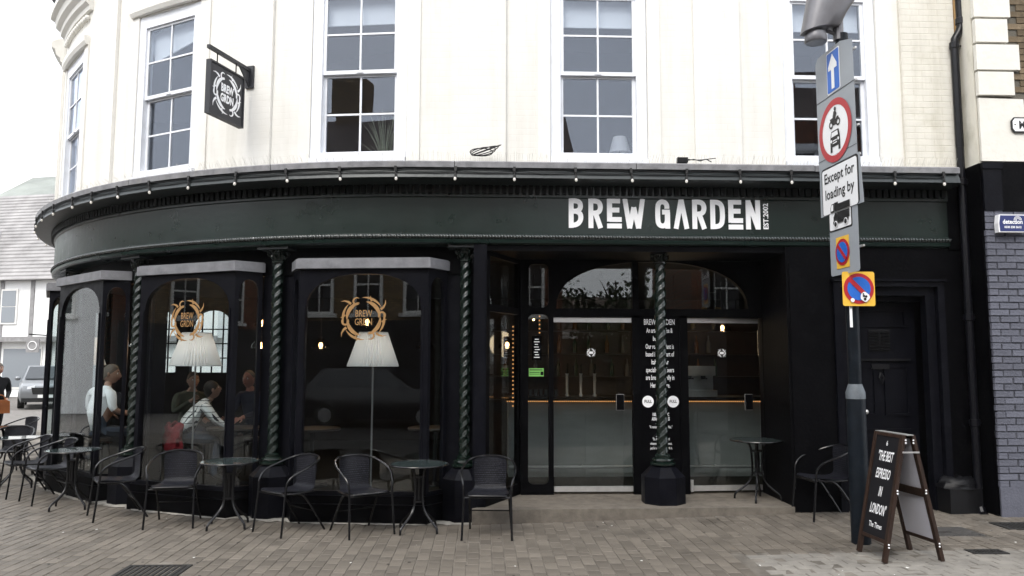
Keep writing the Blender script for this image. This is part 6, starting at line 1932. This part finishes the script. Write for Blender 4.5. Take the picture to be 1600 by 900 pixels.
for s_ in (-1, 1):
    b = MB(); b.add([(s_ * .8, -.85, 1.1), (s_ * .8, 1.75, 1.1), (s_ * .675, 1.45, 1.54), (s_ * .675, -.25, 1.54)], [(0, 1, 2, 3)])
    for v in range(len(b.v)): b.v[v] = (b.v[v][0] + s_ * .02, b.v[v][1], b.v[v][2])
    b.build('side_window', 'car_glass', car)
    b = MB(); b.prism([(-.02, 0), (.22, .02), (.24, .14), (.0, .1)], (s_ * .6 - (.22 if s_ > 0 else 0), -2.235, .74), (1, 0, 0), (0, 0, 1), (0, -.03, 0)); b.build('headlight', 'headlight', car)
    b = MB(); b.sphere((s_ * .98, -.75, 1.12), .1, 10, 8, sc=(1, .6, .8)); b.build('mirror', 'car_silver', car, smooth=True)
    for y in (-1.4, 1.4):
        b = MB(); b.lathe([(.2, -.11), (.32, -.11), (.33, -.08), (.33, .08), (.32, .11), (.2, .11)], 20); w_ = b.build('wheel', 'tyre', car, loc=(s_ * .8, y, .33)); w_.rotation_euler = (0, PI / 2, 0)
        b = MB(); b.lathe([(.02, .115), (.2, .112)], 12); b.lathe([(.02, -.115), (.2, -.112)], 12); b.build('rim', 'lamp_steel', w_)
b = MB(); b.prism([(-.42, .55), (.42, .55), (.48, .8), (-.48, .8)], (0, -2.262, 0), (1, 0, 0), (0, 0, 1), (0, -.02, 0)); b.build('grille', 'tyre', car)
b = MB(); b.lathe([(.07, 0), (.07, .01)], 16); q = b.build('badge', 'headlight', car, loc=(0, -2.285, .69)); q.rotation_euler = (PI / 2, 0, 0)
b = MB(); b.box((-.26, -2.29, .42), (.26, -2.27, .53)); b.build('number_plate', 'plate_white', car)
b = MB(); b.box((-.78, -2.275, .26), (.78, -2.2, .41)); b.build('bumper', 'tyre', car)

# ------------------------------------------------------------------ tree across the street, mirrored in the fanlight
mat('bark', (.06, .045, .03), .9, .2, bump=.5, bscale=12); mat('leaf', (.05, .075, .03), .7, .3, var=.4, vscale=2.0)
tre = empty('street_tree', (5.4, -17.2, 0), 0, 'leafy tree standing in the gap between the houses opposite', 'tree')
b = MB(); b.tube([(0, 0, 0), (.05, .03, 1.2), (-.02, .05, 2.4), (.04, 0, 3.6)], [.16, .13, .11, .06], 10)
for k in range(9):
    t = k * 2.4; z = 1.8 + .25 * k
    b.tube([(0, 0, z), (.5 * math.cos(t), .5 * math.sin(t), z + .5), (1.1 * math.cos(t), 1.1 * math.sin(t), z + 1.3)], [.05, .035, .012], 6)
b.build('trunk', 'bark', tre)
b = MB()
cl = [(random.gauss(0, .8), random.gauss(0, .8), random.uniform(1.9, 4.3)) for k in range(40)]
for cx_, cy_, cz in cl:
    for k in range(70):
        p = Vector((cx_ + random.gauss(0, .22), cy_ + random.gauss(0, .22), cz + random.gauss(0, .28)))
        u = Vector((random.uniform(-1, 1), random.uniform(-1, 1), random.uniform(-1, 1))).normalized(); v_ = u.orthogonal().normalized()
        s_ = random.uniform(.07, .14)
        b.poly([p - u * s_, p + v_ * s_ * .5, p + u * s_, p - v_ * s_ * .5])
b.build('crown', 'leaf', tre)

# ------------------------------------------------------------------ dark car parked opposite, mirrored in the bay glass
mat('car_dark', (.012, .013, .016), .25, .5, coat=.6)
c2 = copy_tree(car)
c2.location = (-5.2, -12.6, 0); c2.rotation_euler = (0, 0, math.radians(90))
tag(c2, 'dark car parked across the street, mirrored in the glass under the gold emblem', 'car')
for ch in c2.children:
    if ch.name.startswith('body') or ch.name.startswith('mirror'):
        ch.material_slots[0].link = 'OBJECT'; ch.material_slots[0].material = M['car_dark']

# ------------------------------------------------------------------ thin mist
hz = bpy.data.materials.new('mist'); hz.use_nodes = True
t = hz.node_tree; t.nodes.remove(t.nodes['Principled BSDF'])
pv = _n(t, 'ShaderNodeVolumePrincipled'); pv.inputs['Color'].default_value = (.97, .98, 1, 1); pv.inputs['Density'].default_value = 0.0003; pv.inputs['Anisotropy'].default_value = 0.2
t.links.new(pv.outputs[0], t.nodes['Material Output'].inputs['Volume'])
b = MB(); b.box((-420, -60, -1.5), (60, 330, 80)); o = b.build('haze', [hz]); tag(o, kind='stuff')
scene.cycles.volume_step_rate = 1.0
